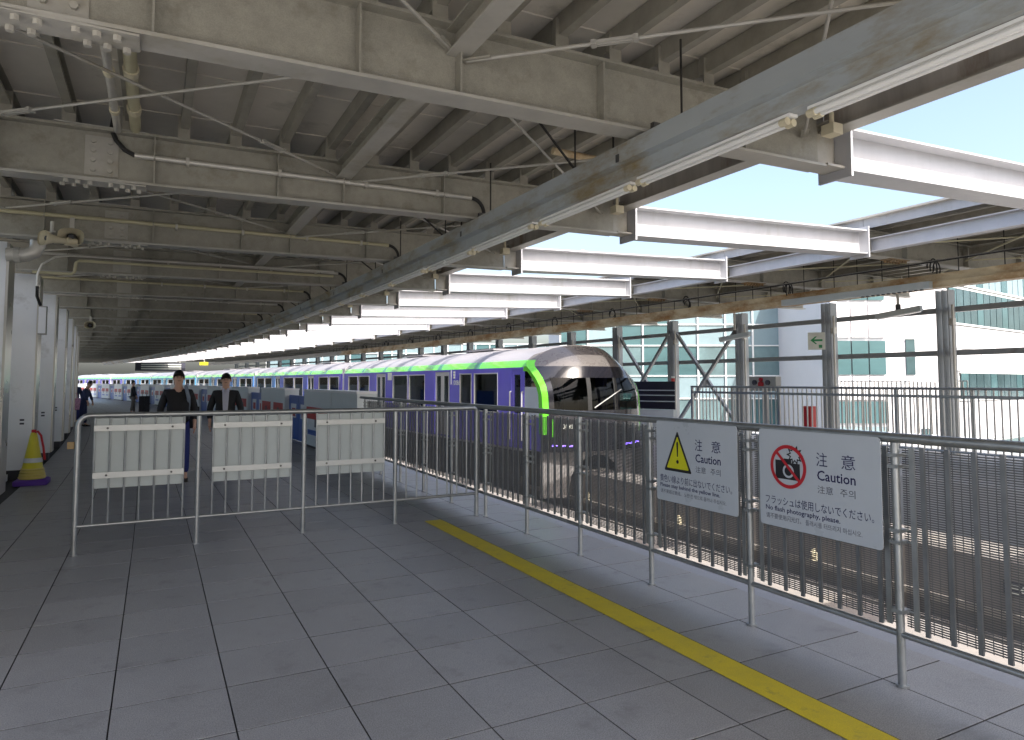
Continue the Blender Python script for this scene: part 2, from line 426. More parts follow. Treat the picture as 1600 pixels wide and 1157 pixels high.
# ------------------------------------------------------------------ left canopy
can = thing("platform_canopy", (0, YA, 0), "long khaki tinted steel canopy roof with purlins over the near platform", "canopy")
def zr(X): return .018 * X
XL, XR = -2.75, 5.36
hexbolt = MB().tube([(0, 0, 0), (0, 0, .028)], .021, 6)
hb_me = hexbolt.mesh("bolt", 'boltp')
hb2 = MB().tube([(0, 0, 0), (0, .026, 0)], .021, 6).mesh("bolt", 'boltp')
PUR = [1.52 + .455 * k for k in range(-9, 8)]
for fi, y in enumerate(FR):
    if fi < 1: continue
    near = 3 <= fi <= 6
    dy = slope(y) * 0
    zb = 3.395
    a, b = P(XL, y, zb + .24 + zr(XL)), P(5.17, y, zb + .24 + zr(5.17))
    # rotated about the frame line so that it stays square to the curved edge
    sl = slope(y)
    def Q(X, dyy, z): return (X - cv(y), y + dyy + (X - 1.5) * sl * .6, z)
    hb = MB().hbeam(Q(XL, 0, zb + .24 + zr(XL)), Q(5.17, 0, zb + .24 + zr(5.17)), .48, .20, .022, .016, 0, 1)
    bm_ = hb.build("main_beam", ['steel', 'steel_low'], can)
    if fi < 3: continue
    st = MB()
    for X in (-1.25, -.06, 1.03, 1.685, 2.8, 4.2):
        for s in (-1, 1):
            tg = MB() if fi <= 8 else st
            tg.bar(Q(X, s * .052, zb + .024 + zr(X)), Q(X, s * .052, zb + .456 + zr(X)), .012, .086, up=(0, 1, 0))
            if fi <= 8: tg.build("stiffener", 'steel', bm_)
    if st.v: tag(st.build("stiffener", 'steel', bm_), kind="stuff")
    sp = MB(); X = -.48
    sp.bar(Q(X - .13, -.013, zb + .24 + zr(X)), Q(X + .13, -.013, zb + .24 + zr(X)), .01, .36)
    sp.bar(Q(X - .36, 0, zb - .006 + zr(X)), Q(X + .36, 0, zb - .006 + zr(X)), .20, .012)
    sp.bar(Q(X - .36, 0, zb + .486 + zr(X)), Q(X + .36, 0, zb + .486 + zr(X)), .20, .012)
    bl = []
    for ci in range(2):
        for k in range(4):
            bl.append(('w', Q(X - .065 + .13 * ci, -.018, zb + .11 + .087 * k + zr(X))))
    for s in (-1, 1):
        for ci in range(2):
            for k in range(3):
                bl.append(('f', Q(X + s * (.08 + .09 * k) + .04 * ci * s, -.075 + .13 * ci + .02, zb - .012 + zr(X))))
    spo = sp.build("splice_plate", 'steel_low', bm_)
    mb = MB()
    for kind, p in bl:
        if fi <= 4:
            me = hb2 if kind == 'w' else hb_me
            o = inst("bolt", me, (p[0], p[1] - (.026 if kind == 'w' else 0), p[2] - (.028 if kind == 'f' else 0)), bm_)
        elif fi < 12:
            if kind == 'w': mb.tube([(p[0], p[1], p[2]), (p[0], p[1] - .026, p[2])], .021, 6)
            else: mb.tube([(p[0], p[1], p[2]), (p[0], p[1], p[2] - .028)], .021, 6)
    if mb.v: tag(mb.build("bolt", 'boltp', bm_), kind="stuff")
# purlins, deck, ties between frames
farp = MB(); farsheet = MB(); farrod = MB()
for fi in range(1, len(FR) - 1):
    y0, y1 = FR[fi], FR[fi + 1]
    for X in PUR:
        z = 3.97 + zr(X); tgt = farp if fi > 13 else MB()
        p, q = P(X, y0 + .004, z + .075), P(X, y1 - .004, z + .075)
        tgt.bar(p, q, .008, .134); tgt.bar(p, q, .07, .008, off=(.031, -.071)); tgt.bar(p, q, .07, .008, off=(.031, .071))
        tgt.bar(p, q, .006, .022, off=(.063, -.056))
        if 2 <= fi <= 10:
            c = P(X, y0 - .085 + (X - 1.5) * slope(y0) * .6, 0); tgt.box(c[0] - .03, c[1], 3.878 + zr(X), c[0] + .075, c[1] + .012, z + .12)
        if fi <= 13: tgt.build("purlin", 'purlin', can)
    n = 3
    for k in range(n):
        ya, yb = y0 + (y1 - y0) * k / n, y0 + (y1 - y0) * (k + 1) / n
        tgt = MB() if fi <= 14 else farsheet
        za, zb_ = 4.128 + zr(XL - .1), 4.128 + zr(XR + .1)
        A, B, C_, D_ = P(XL - .1, ya + .003, za), P(XR + .06, ya + .003, zb_), P(XR + .06, yb - .003, zb_), P(XL - .1, yb - .003, za)
        tgt.prism([A, B, C_, D_], (0, 0, .03))
        # the seam lip
        tgt.bar((A[0], A[1] + .004, A[2] - .006), (B[0], B[1] + .004, B[2] - .006), .012, .008)
        if fi <= 14: tgt.build("roof_sheet", 'deck', can)
    # secondary beam and wind bracing
    if fi >= 2:
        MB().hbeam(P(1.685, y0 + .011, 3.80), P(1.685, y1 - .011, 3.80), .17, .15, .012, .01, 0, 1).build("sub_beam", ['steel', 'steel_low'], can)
        nodes = [(-1.75, 1.63), (1.74, 4.95)]
        for xa, xb in nodes:
            for (p, q) in ((P(xa, y0 + .05, 3.70), P(xb, y1 - .05, 3.74)), (P(xb, y0 + .05, 3.725), P(xa, y1 - .05, 3.685))):
                t = MB() if fi <= 10 else farrod
                t.tube([p, q], .012, 6)
                if fi <= 10:
                    d = (Vector(q) - Vector(p)); L = d.length; d.normalize(); pv = Vector(p)
                    r_ = t.build("brace_rod", 'steel_low', can)
                    tb = MB(); c = pv + d * (L * .78); u = d.cross(Vector((0, 0, 1))).normalized()
                    for s in (-1, 1): tb.bar(c - d * .13 + u * s * .024, c + d * .13 + u * s * .024, .012, .018)
                    for s in (-1, 1): tb.bar(c + d * s * .13 - u * .03, c + d * s * .13 + u * .03, .03, .03)
                    tb.build("turnbuckle", 'steel_low', r_)
                    gp = MB()
                    for e, sg in ((pv, 1), (Vector(q), -1)):
                        gp.bar(e - d * sg * .02, e + d * sg * .17, .06, .012)
                    gp.build("gusset_plate", 'steel', r_)
    # longitudinal edge beam at the open side
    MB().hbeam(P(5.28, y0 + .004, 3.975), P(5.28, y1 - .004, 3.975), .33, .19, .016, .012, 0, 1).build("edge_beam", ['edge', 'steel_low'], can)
    MB().bar(P(5.08, y0 + .004, 4.095), P(5.08, y1 - .004, 4.095), .20, .012).build("eaves_gutter", 'rust', can)
tag(farp.build("purlin", 'purlin', can), kind="stuff"); farsheet.build("roof_sheet", 'deck', can); farrod.build("brace_rod", 'steel_low', can)

# white beams bridging the opening
def zw(X): return 3.475 + .038 * (X - 5.4)
for i, y in enumerate(FR):
    if i < 2: continue
    k = i - 3
    if k < 0: lab = "white beam over the tracks behind the camera"
    else:
        lab = "%s white steel beam bridging the open roof over the tracks" % ORD[min(k, 19)]
        if k == 0: lab = "nearest white steel beam bridging the open roof, cut off by the right edge"
        elif k < 20: lab = "%s of the white steel beams bridging the open roof, counted from the camera" % ORD[k]
        else: lab = "tiny white steel beam at the far end of the open roof"
    t = thing("roof_beam", (5.42 - cv(y), y, 3.47), lab, "beam", "white beams bridging the open roof")
    xa, xb = 5.43, 10.07
    def Q(X, z): return (X - cv(y), y, z)
    MB().hbeam(Q(xa, zw(xa) + .195), Q(xb, zw(xb) + .195), .39, .30, .02, .014).build("beam", 'white', t)
    e = MB().box(Q(5.40, 0)[0], y - .17, 3.42, Q(5.428, 0)[0], y + .17, 3.885); e.build("end_plate", 'white', t)
    e = MB().box(Q(10.072, 0)[0], y - .17, 3.60, Q(10.10, 0)[0], y + .17, 4.10); e.build("end_plate", 'white', t)
    if k <= 6:
        cx_ = Q(6.75, 0)[0]; rings = []
        for j in range(5):
            a = j / 4 * 1.5; rr = .05 * math.cos(a) + .002
            rings.append([(cx_ + rr * math.cos(2 * math.pi * q / 10), y + rr * math.sin(2 * math.pi * q / 10), zw(6.75) + .392 + .05 * math.sin(a)) for q in range(10)])
        MB().loft(rings).build("cap", 'white', t, smooth=True)
    # stub of the main beam between edge beam and white beam, bolted bracket and small lamp box belong to the canopy
    b = MB(); b.hbeam((5.172 - cv(y), y, 3.70), (5.396 - cv(y), y, 3.70), .40, .22, .02, .014)
    b.build("bracket", 'steel_low', can)
    if 0 <= k < 8:
        c = P(5.06, y - .24, 0)
        MB().box(c[0] - .06, c[1] - .06, 3.70, c[0] + .06, c[1] + .06, 3.79).build("bracket_box", 'cream', can)
        MB().tube([(c[0], c[1], 3.79), (c[0], c[1], 3.90)], .02, 8).build("bracket_stem", 'cream', can)

# lighting duct on the near canopy
dl = thing("lighting_duct", (3.2, YA, 3.16), "blue grey lighting duct hung along the near platform edge, rusting on its lower lip", "lighting duct")
dy = -8.0
seg = 0
while dy < FAR - 3:
    L = 3.05
    rings = []
    for i in range(4):
        yy = dy + .003 + (L - .006) * i / 3
        rings.append([P(3.13, yy, 3.29), P(3.13, yy, 3.43), P(3.33, yy, 3.43), P(3.33, yy, 3.17), P(3.20, yy, 3.17), P(3.20, yy, 3.275)])
    MB().loft(rings).build("duct_segment", 'duct', dl)
    if dy > -2 and dy < 25:
        j = MB(); yy = dy
        for kx in (0,): j.box(P(3.125, yy, 0)[0], yy - .02, 3.30, P(3.131, yy, 0)[0], yy + .02, 3.36)
        j.build("knockout", 'bolt', dl)
    dy += L; seg += 1
rod = MB()
for fi in range(2, 18):
    y = FR[fi]
    for dyy, X in ((.35, 3.2), (1.0, 3.26), (2.6, 3.2)):
        c = P(X, y + dyy, 0); r_ = MB().tube([(c[0], c[1], 3.42), (c[0], c[1], 4.0)], .008, 6)
        r_.build("hanger_rod", 'black', dl)
    c0, c1 = P(3.2, y + .9, 3.44), P(2.2, y + .45, 3.98)
    MB().tube([c0, c1], .011, 6).build("hanger_rod", 'black', dl)
for fi in range(2, 18):
    y = FR[fi]; mb = MB(); c = P(3.24, y - .02, 0)
    mb.box(c[0] - .03, y - .14, 3.40, c[0] + .03, y - .10, 3.52); mb.tube([(c[0], y - .12, 3.40), (c[0], y - .12, 3.30)], .01, 6)
    mb.build("clamp", 'bolt', dl)
# tube lamps under the duct
lamp0 = thing("tube_lamp", (0, 0, 0))
MB().box(-.035, 0, .012, .035, 1.42, .03).build("batten", 'tube', lamp0, local=True)
for s in (-1, 1):
    MB().tube([(s * .026, .05, -.012), (s * .026, 1.37, -.012)], .0165, 10).build("tube", 'tube', lamp0, smooth=True, local=True)
    for yy in (.02, 1.37):
        MB().tube([(s * .026, yy, -.012), (s * .026, yy + .05, -.012)], .024, 10).build("lamp_holder", 'cream', lamp0, local=True)
yy = -1.9 + 1.525 * 2; k = 0
ly = []
while yy < 44: ly.append(yy); yy += 1.525
vis = list(ly)
for y in ly:
    o = lamp0 if y == ly[0] else copy_tree(lamp0)
    X = 3.265 if (ly.index(y) % 2) else 3.285
    put(o, X, y, 3.137)
    k = vis.index(y) if y in vis else -1
    lab = "%s pair of lamp tubes under the blue grey duct, counted from the camera" % ORD[k]
    tag(o, lab, "lamp", "tube lamps under the near duct")

# conduits along the main beams
for fi in range(4, 12):
    y = FR[fi]; z = 3.66
    def Q(X, d, z): return (X - cv(y), y + d + (X - 1.5) * slope(y) * .6, z)
    t = thing("conduit", Q(-.2, -.1, z), "grey conduit pipe clipped along the %s canopy beam, black hose at its end" % ORD[fi - 3], "conduit", "conduits along the canopy beams")
    MB().tube([Q(-.22 if fi == 4 else -2.3, -.07, z), Q(3.14, -.07, z + .035)], .026, 10).build("pipe", 'pipe' if fi % 2 == 0 else 'ypipe', t, smooth=True)
    hp = [Q(3.14 + .16 * math.sin(a), -.07, z + .035 - .17 * (1 - math.cos(a))) for a in [i * R(90) / 6 for i in range(7)]] + [Q(3.3, -.07, 3.44)]
    MB().tube(hp, .022, 8).build("hose", 'rubber', t, smooth=True)
    if fi == 4:
        hp = [Q(-.22, -.07, z), Q(-.30, -.07, z + .04), Q(-.37, -.06, z + .12), Q(-.41, -.04, z + .22), Q(-.40, .02, z + .34), Q(-.38, .12, z + .40)]
        MB().tube(hp, .021, 8).build("hose", 'rubber', t, smooth=True)
    cl = MB()
    for X in (.2, 1.03, 1.9, 2.7):
        cl.bar(Q(X, -.068, z + .002 + .0105 * X), Q(X + .03, -.068, z + .002 + .0105 * X), .066, .07)
    cl.build("clip", 'pipe', t)

# pipes and boxes under the deck
t = thing("downpipe", P(-.33, 5.2, 3.9), "pale drain pipe with couplings running along under the roof sheets near the left", "pipe")
MB().tube([P(-.36, 4.2, 3.86), P(-.36, 6.95, 3.86)], .03, 10).build("pipe", 'pipe', t, smooth=True)
MB().tube([P(-.22, 4.2, 3.90), P(-.22, 6.95, 3.90)], .045, 10).build("pipe", 'ypipe', t, smooth=True)
for q in (4.9, 5.6, 6.4):
    MB().tube([P(-.36, q, 3.86), P(-.36, q + .07, 3.86)], .04, 10).build("coupling", 'cream', t)
    MB().tube([P(-.22, q, 3.90), P(-.22, q + .1, 3.90)], .056, 10).build("coupling", 'cream', t)
t = thing("drain_pipe", P(4.4, 5.6, 3.6), "rust stained pipe hung below the nearest canopy beam by the duct", "pipe")
MB().tube([P(3.3, 5.45, 3.80), P(4.6, 5.45, 3.78)], .035, 10).build("pipe", 'ductr', t, smooth=True)
# yellow conduits rising along the third beam by the columns
t = thing("wall_conduit", P(-1.5, 13, 3.3), "two cream conduits bending along the canopy beam beside the white columns", "conduit")
mb = MB()
mb.tube([P(-1.70, 12.9, 3.33), P(-1.18, 12.9, 3.33), P(-1.14, 12.9, 3.36), P(-1.12, 12.9, 3.52), P(-1.08, 12.9, 3.555), P(3.0, 12.9, 3.60)], .024, 8)
mb.build("pipe", 'ypipe', t, smooth=True)
mb = MB()
mb.tube([P(-1.62, 12.84, 3.1), P(-1.62, 12.84, 3.3), P(-1.57, 12.84, 3.45), P(-1.4, 12.84, 3.58), P(-1.2, 12.84, 3.62), P(3.0, 12.84, 3.68)], .018, 8)
mb.build("pipe", 'pipe', t, smooth=True)
mb = MB(); mb.tube([P(-1.62, 12.84, 3.1), P(-1.625, 12.9, 2.95), P(-1.60, 13.1, 2.83)], .022, 8); mb.build("hose", 'rubber', t, smooth=True)
t = thing("junction_box", P(-1.6, 13.2, 2.6), "slim pale grey box fixed to the edge of the second white column", "junction box")
MB().box(-1.69, 13.16, 2.36, -1.58, 13.28, 2.82).build("box", 'box', t)
MB().box(-1.685, 13.152, 2.38, -1.585, 13.158, 2.80).build("lid", 'column', t)

t = thing("vent_pipe", P(-1.34, 10.3, 3.2), "thick pale pipe with an elbow above the nearest white columns", "pipe")
MB().tube([P(-1.34, 10.32, 3.66), P(-1.34, 10.32, 3.32), P(-1.37, 10.32, 3.24), P(-1.46, 10.32, 3.19), P(-1.66, 10.32, 3.18)], .085, 12).build("pipe", 'pipe', t, smooth=True)
MB().tube([P(-1.34, 10.32, 3.44), P(-1.34, 10.32, 3.50)], .10, 12).build("coupling", 'steel_low', t)
MB().tube([P(-1.52, 10.32, 3.185), P(-1.58, 10.32, 3.18)], .10, 12).build("coupling", 'steel_low', t)
# loudspeakers
def speaker(X, Y, z, lab, ang, sc=1.0):
    t = thing("horn_loudspeaker", P(X, Y, z), lab, "loudspeaker", "horn loudspeakers under the canopy", rotz=ang)
    rings = []
    for (d, w, h, rr) in ((-.02, .135, .10, 0), (.0, .14, .105, 0), (.10, .075, .06, 0), (.2, .045, .045, 0), (.3, .042, .042, 0)):
        rings.append([(w * sc * math.copysign(abs(math.cos(a)) ** .7, math.cos(a)), d * sc, h * sc * math.copysign(abs(math.sin(a)) ** .7, math.sin(a))) for a in [2 * math.pi * k / 16 for k in range(16)]])
    mb = MB().loft(rings, caps=False); mb.build("horn", 'cream', t, smooth=True, local=True)
    mb = MB(); mb.tube([(0, .12 * sc, 0), (0, .02 * sc, 0)], [.062 * sc, .03 * sc], 12); mb.build("throat", 'tdark', t, local=True)
    mb = MB(); mb.tube([(0, .28 * sc, 0), (0, .42 * sc, 0)], .06 * sc, 12); mb.build("driver", 'cream', t, smooth=True, local=True)
    mb = MB(); mb.bar((0, .1 * sc, .11 * sc), (0, .1 * sc, .25 * sc), .05, .02); mb.bar((-.07 * sc, .1 * sc, .10 * sc), (.07 * sc, .1 * sc, .10 * sc), .03, .02); mb.build("bracket", 'pipe', t, local=True)
    return t
speaker(-.94, 9.7, 3.36, "dark mouthed horn loudspeaker facing the camera near the left columns", 0)
speaker(-1.20, 9.6, 3.30, "pale horn loudspeaker turned sideways beside the first white column", R(-60), .85)
speaker(-1.25, 21.6, 3.14, "small horn loudspeaker hanging farther along near the columns", 0)

# ------------------------------------------------------------------ left row of columns
for k in range(-2, 17):
    y = 10.6 + 3.05 * k
    if k < 0: lab = "white column behind the camera's left"
    else: lab = "%s white panelled column of the row at the left" % ORD[k]
    if k == 0: lab = "nearest white panelled column, cut off by the left edge of the photo"
    t = thing("column", (0, 0, 0), lab, "column", "white columns along the left of the platform"); put(t, -2.17, y + .2)
    MB().box(-.5, -.2, .16, .47, .25, 3.39).build("shaft", 'column', t, local=True)
    MB().box(-.48, -.17, 0, .44, .22, .16).build("base", 'darkbase', t, local=True)
    MB().box(.472, -.205, .17, .5, .255, 3.37).build("corner_strip", 'silver', t, local=True)
    if k >= 0:
        mb = MB()
        for q in range(2): mb.box(.30, -.203, .9 + .06 * q, .36, -.2005, .93 + .06 * q)
        mb.build("plate", 'posterd', t, local=True)
    # bench-height plinth between columns
    if k >= -1:
        w = thing("wall_panel", (0, 0, 0), lab.replace("column", "wall panel behind the column") if k < 0 else "added daylight glazing panel in the bay behind the %s white column" % ORD[k], "wall panel", "wall panels between the columns")
        put(w, -2.62, y - 1.32)
        MB().box(-.05, -1.3, .35, 0, 1.3, 1.0).build("panel", 'column', w, local=True)
        for q in range(3):
            MB().box(-.035, -1.26 + .86 * q, 1.06, -.02, -.46 + .86 * q, 3.24).build("pane", M['clear'], w, local=True)  # panes added to let skylight in and brighten the platform
        fr = MB(); fr.box(-.05, -1.3, 1.003, 0, 1.3, 1.06); fr.box(-.05, -1.3, 3.24, 0, 1.3, 3.3)
        for q in range(4): fr.box(-.05, -1.3 + .853 * q, 1.063, 0, -1.26 + .853 * q, 3.237)
        fr.build("frame", 'silver', w, local=True)
        MB().box(-.02, -1.31, 0, .62, 1.31, .10, 0).build("sill", 'plinth', w, local=True)
        MB().box(-.04, -1.3, .10, -.004, 1.3, .348).build("skirting", 'darkbase', w, local=True)
# ------------------------------------------------------------------ right canopy
can2 = thing("far_canopy", (13, YA, 0), "steel canopy roof over the far platform across the tracks", "canopy")
farp = MB()
FR2 = FR
for fi, y in enumerate(FR2):
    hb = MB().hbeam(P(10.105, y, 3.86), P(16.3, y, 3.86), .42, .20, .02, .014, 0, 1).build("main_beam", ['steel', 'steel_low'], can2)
    if fi >= 3 and fi < 10:
        for X in (11.2, 13.0, 14.8):
            for s in (-1, 1): MB().bar(P(X, y + s * .052, 3.672), P(X, y + s * .052, 4.048), .012, .086, up=(0, 1, 0)).build("stiffener", 'steel', hb)
        sp = MB().bar(P(10.75, y, 3.644), P(11.25, y, 3.644), .2, .012)
        for q in range(6):
            for s in (-1, 1): c = P(10.82 + .075 * q, y + s * .06, 0); sp.tube([(c[0], c[1], 3.637), (c[0], c[1], 3.60)], .022, 6)
        sp.build("splice_plate", 'rust' if fi in (4, 5, 6, 7) else 'steel_low', hb)
for fi in range(len(FR2) - 1):
    y0, y1 = FR2[fi], FR2[fi + 1]
    for k in range(13):
        X = 10.5 + .46 * k; z = 4.10
        tgt = farp if fi > 13 else MB()
        p, q = P(X, y0 + .004, z + .07), P(X, y1 - .004, z + .07)
        tgt.bar(p, q, .008, .124); tgt.bar(p, q, .06, .008, off=(.026, -.066)); tgt.bar(p, q, .06, .008, off=(.026, .066))
        if fi <= 13: tgt.build("purlin", 'purlin', can2)
    A, B, C_, D_ = P(10.12, y0 + .003, 4.25), P(16.8, y0 + .003, 4.25), P(16.8, y1 - .003, 4.25), P(10.12, y1 - .003, 4.25)
    MB().prism([A, B, C_, D_], (0, 0, .03)).build("roof_sheet", 'deck', can2)
    MB().hbeam(P(10.22, y0 + .11, 3.80), P(10.22, y1 - .11, 3.80), .22, .16, .014, .012).build("tie_beam", 'white', can2)
    mb = MB().bar(P(10.20, y0 + .004, 4.19), P(10.20, y1 - .004, 4.19), .012, .20); mb.bar(P(10.20, y0 + .004, 4.19), P(10.20, y1 - .004, 4.19), .08, .012, off=(.046, .106))
    for q in range(4):
        for s in (0, 1):
            c = P(10.192, y0 + .4 + q * .75, 4.13 + .1 * s); mb.tube([c, (c[0] - .012, c[1], c[2])], .014, 6)
    mb.build("fascia", 'white', can2)
    if fi >= 2:
        MB().hbeam(P(13.0, y0 + .11, 3.95), P(13.0, y1 - .11, 3.95), .16, .14, .012, .01).build("sub_beam", 'steel', can2)
        for xa, xb in ((10.3, 12.9), (13.1, 15.9)):
            for (p, q) in ((P(xa, y0 + .1, 3.78), P(xb, y1 - .1, 3.78)), (P(xb, y0 + .1, 3.81), P(xa, y1 - .1, 3.81))):
                MB().tube([p, q], .013, 6).build("brace_rod", 'ypipe', can2)
tag(farp.build("purlin", 'purlin', can2), kind="stuff")
# rusted lighting duct
dr = thing("lighting_duct", (11.8, YA, 3.2), "rust streaked lighting duct hung along the far platform edge", "lighting duct")
y = -8.0; seg = 0
while y < FAR - 3:
    rings = []
    for i in range(4):
        yy = y + .003 + 3.044 * i / 3
        rings.append([P(11.70, yy, 3.20), P(11.70, yy, 3.30), P(11.76, yy, 3.30), P(11.76, yy, 3.44), P(11.95, yy, 3.44), P(11.95, yy, 3.20)])
    MB().loft(rings).build("duct_segment", 'ductr' if y < 40 else 'steel_low', dr)
    y += 3.05
for fi in range(3, 16):
    y = FR[fi]
    for dyy in (.3, .8, 1.3, 1.8, 2.5):
        c = P(11.85, y + dyy, 0); MB().tube([(c[0], c[1], 3.43), (c[0], c[1], 4.15)], .009, 6).build("hanger_rod", 'black', dr)
    c = P(11.83, y - .2, 0)
    mb = MB()
    for s in range(3):
        mb.tube([(c[0] + .10 * math.cos(a) + .05 * s, c[1] + .08 * s, 3.52 + .04 * s + (.11 + .03 * ((fi * 7 + s) % 3)) * math.sin(a)) for a in [R(20 * q) for q in range(-3, 10 + fi % 3)]], .012, 6)
    mb.build("cable_loop", 'rubber', dr, smooth=True)
for j, X in enumerate((11.0, 12.5, 13.4)):
    for k in range(4):
        pts = [P(X + .06 * k, yy, 3.52 + .015 * k) for yy in range(0, 60, 3)]
        MB().tube(pts, .012, 6).build("cable", 'pipe' if k % 2 else 'rubber', dr, smooth=True)
t = thing("box_luminaire", P(11.69, 8.4, 3.2), "long cream box light fixed to the side of the rusty duct", "luminaire")
MB().prism([P(11.60, 6.85, 3.19), P(11.698, 6.85, 3.19), P(11.698, 9.92, 3.19), P(11.60, 9.92, 3.19)], (0, 0, .12)).build("housing", 'sheet', t)
mb = MB()
for q in range(12): c = P(11.66, 7.0 + .1 * q, 0); mb.box(c[0] - .03, c[1], 3.17, c[0] + .03, c[1] + .03, 3.189)
mb.build("louvre", 'tdark', t)
# far platform columns, girts, braces
CY = [-.3 + 2.95 * k for k in range(0, 25)]
def colY(k): return 8.87 + 2.94 * k
for k in range(-3, 24):
    y = colY(k)
    if k < 0: lab = "grey column of the far platform outside the right edge of the photo"
    elif k == 0: lab = "nearest grey column in view on the far platform, at the right"
    elif k < 20: lab = "%s grey steel column on the far platform, counted from the right" % ORD[k]
    else: lab = "tiny grey column at the far end of the far platform"
    t = thing("column", (0, 0, 0), lab, "column", "grey columns of the far platform"); put(t, 15.6, y)
    MB().bar((0, 0, -1.2), (0, 0, 3.645), .26, .012, up=(0, 1, 0)).build("web", 'colgrey', t, local=True)
    mb = MB().bar((0, -.131, -1.2), (0, -.131, 3.645), .26, .016, up=(0, 1, 0)); mb.build("flange", 'colgrey', t, local=True)
    mb = MB().bar((0, .131, -1.2), (0, .131, 3.645), .26, .016, up=(0, 1, 0)); mb.build("flange", 'colgrey', t, local=True)
    if k >= 0:
        mb = MB().tube([(-.09, -.20, 0), (-.09, -.20, 3.1), (-.09, -.2, 3.3)], .028, 8); mb.build("conduit", 'pipe', t, local=True)
        mb = MB().box(-.14, -.23, 2.85, -.02, -.15, 3.0); mb.build("bracket", 'pipe', t, local=True)
gf = thing("girt_frame", P(15.9, 9, 2.2), "horizontal grey girt rails between the far platform columns", "wall frame")
for k in range(-3, 23):
    for z in (2.25, 3.22):
        MB().bar(P(15.85, colY(k) + .02, z), P(15.85, colY(k + 1) - .02, z), .10, .12).build("girt", 'colgrey', gf)
for k, lab in ((2, "steel X brace between the third and fourth far columns"), (3, "steel X brace right behind the train's nose, next to the control box bay")):
    t = thing("cross_brace", P(15.6, colY(k), 0), "grey steel X brace on the far platform, %s" % ("the one to the right" if k == 2 else "the one nearer the train"), "brace", "X braces between far columns")
    for a, b in ((0, 1), (1, 0)):
        MB().bar(P(15.55 + .1 * a, colY(k + a), 3.35), P(15.55 + .1 * a, colY(k + b), .0), .09, .09).build("brace_bar", 'colgrey', t)
    c = (colY(k) + colY(k + 1)) / 2
    mb = MB().bar(P(15.6, c, 1.45), P(15.6, c, 1.9), .02, .22, up=(1, 0, 0)); mb.build("gusset_plate", 'colgrey', t)
# fence on the far platform
ff = thing("far_railing", P(14.2, 9, 0), "grey vertical bar railing along the far platform", "railing")
FY0, FY1 = 3.0, 15.4
MB().tube([P(14.2, FY0 + (FY1 - FY0) * i / 8, 1.46) for i in range(9)], .028, 8).build("top_rail", 'galv', ff, smooth=True)
MB().tube([P(14.2, FY0 + (FY1 - FY0) * i / 8, .20) for i in range(9)], .02, 8).build("bottom_rail", 'galv', ff, smooth=True)
MB().bar(P(14.2, FY0, 1.30), P(14.2, FY1, 1.30), .02, .06).build("mid_rail", 'galv', ff)
n = 92
bme = MB().box(-.012, -.012, .2, .012, .012, 1.45).mesh("baluster", 'pipe')
pme = MB().box(-.03, -.03, 0, .03, .03, 1.45).mesh("post", 'galv')
for i in range(n):
    y = FY0 + (FY1 - FY0) * (i + .5) / n
    inst("baluster", bme, P(14.2, y, 0), ff)
for i in range(9): inst("post", pme, P(14.24, FY0 + (FY1 - FY0) * i / 8, 0), ff)
t = thing("gate_railing", P(16.4, 10, 0), "pale grey double gate railing behind the far column", "gate")
for (a, b) in ((8.9, 10.35), (10.45, 12.1)):
    fr = MB().tube([P(16.4, a, .1), P(16.4, a, 1.62), P(16.4, b, 1.62), P(16.4, b, .1), P(16.4, a, .1)], .022, 8)
    fr.build("gate_frame", 'sheet', t)
    for i in range(13): inst("baluster", bme, P(16.4, a + (b - a) * (i + 1) / 14, .15), t)
# things on the far platform
t = thing("control_box", P(14.5, 13.05, 0), "grey control box with red button and dark lamps behind the far railing", "control box")
c = P(14.5, 13.05, 0)
MB().box(c[0], 12.60, 1.36, c[0] + .2, 13.50, 1.74).build("cabinet", 'box', t)
for (dyy, z, m, r_) in ((.25, 1.58, 'posterd', .07), (-.2, 1.58, 'posterd', .07), (.03, 1.53, 'signr', .085), (.03, 1.66, 'signr', .055)):
    MB().tube([(c[0] - .002, 13.05 + dyy, z), (c[0] - .04, 13.05 + dyy, z)], r_, 14).build("button", m, t)
MB().box(c[0] + .06, 12.95, 0, c[0] + .14, 13.1, 1.358).build("leg", 'box', t)
t = thing("marker_post", P(13.2, 15.0, 0), "red and white marker post at the end of the far railing", "marker")
MB().tube([P(13.2, 15.05, 1.22), P(13.2, 15.05, 1.70)], .055, 12).build("tube", 'redpost', t, smooth=True)
MB().tube([P(13.2, 15.05, 1.14), P(13.2, 15.05, 1.215)], .05, 12).build("cap", 'exitw', t, smooth=True)
MB().tube([P(13.2, 15.05, 1.705), P(13.2, 15.05, 1.76)], .05, 12).build("cap", 'exitw', t, smooth=True)
MB().tube([P(13.26, 15.05, 0), P(13.26, 15.05, 1.6)], .03, 8).build("post", 'galv', t, smooth=True)
t = thing("dark_barrier", P(12.6, 15.2, 0), "black end barrier with white rails beside the train's nose", "barrier")
A, B = P(12.45, 15.9, 0), P(13.0, 14.75, 0)
MB().bar((A[0], A[1], 1.22), (B[0], B[1], 1.22), .05, .78).build("panel", 'darkpanel', t)
dv = (Vector(B) - Vector(A)).normalized(); nv = Vector((dv.y, -dv.x, 0)); nv = nv if nv.y < 0 else -nv
for z in (1.36, 1.22, 1.05): 
    a_, b_ = Vector(A) + nv * .035, Vector(B) + nv * .035
    MB().bar((a_.x, a_.y, z), (b_.x, b_.y, z), .02, .03).build("rail", 'sheet', t)
mb = MB().bar((A[0], A[1], .42), (B[0], B[1], .42), .25, .80); mb.build("plinth", 'doorw', t)
t = thing("equipment_box", P(15.2, 11.9, 0), "red steel equipment box standing behind the far railing", "equipment box")
c = P(14.85, 11.9, 0)
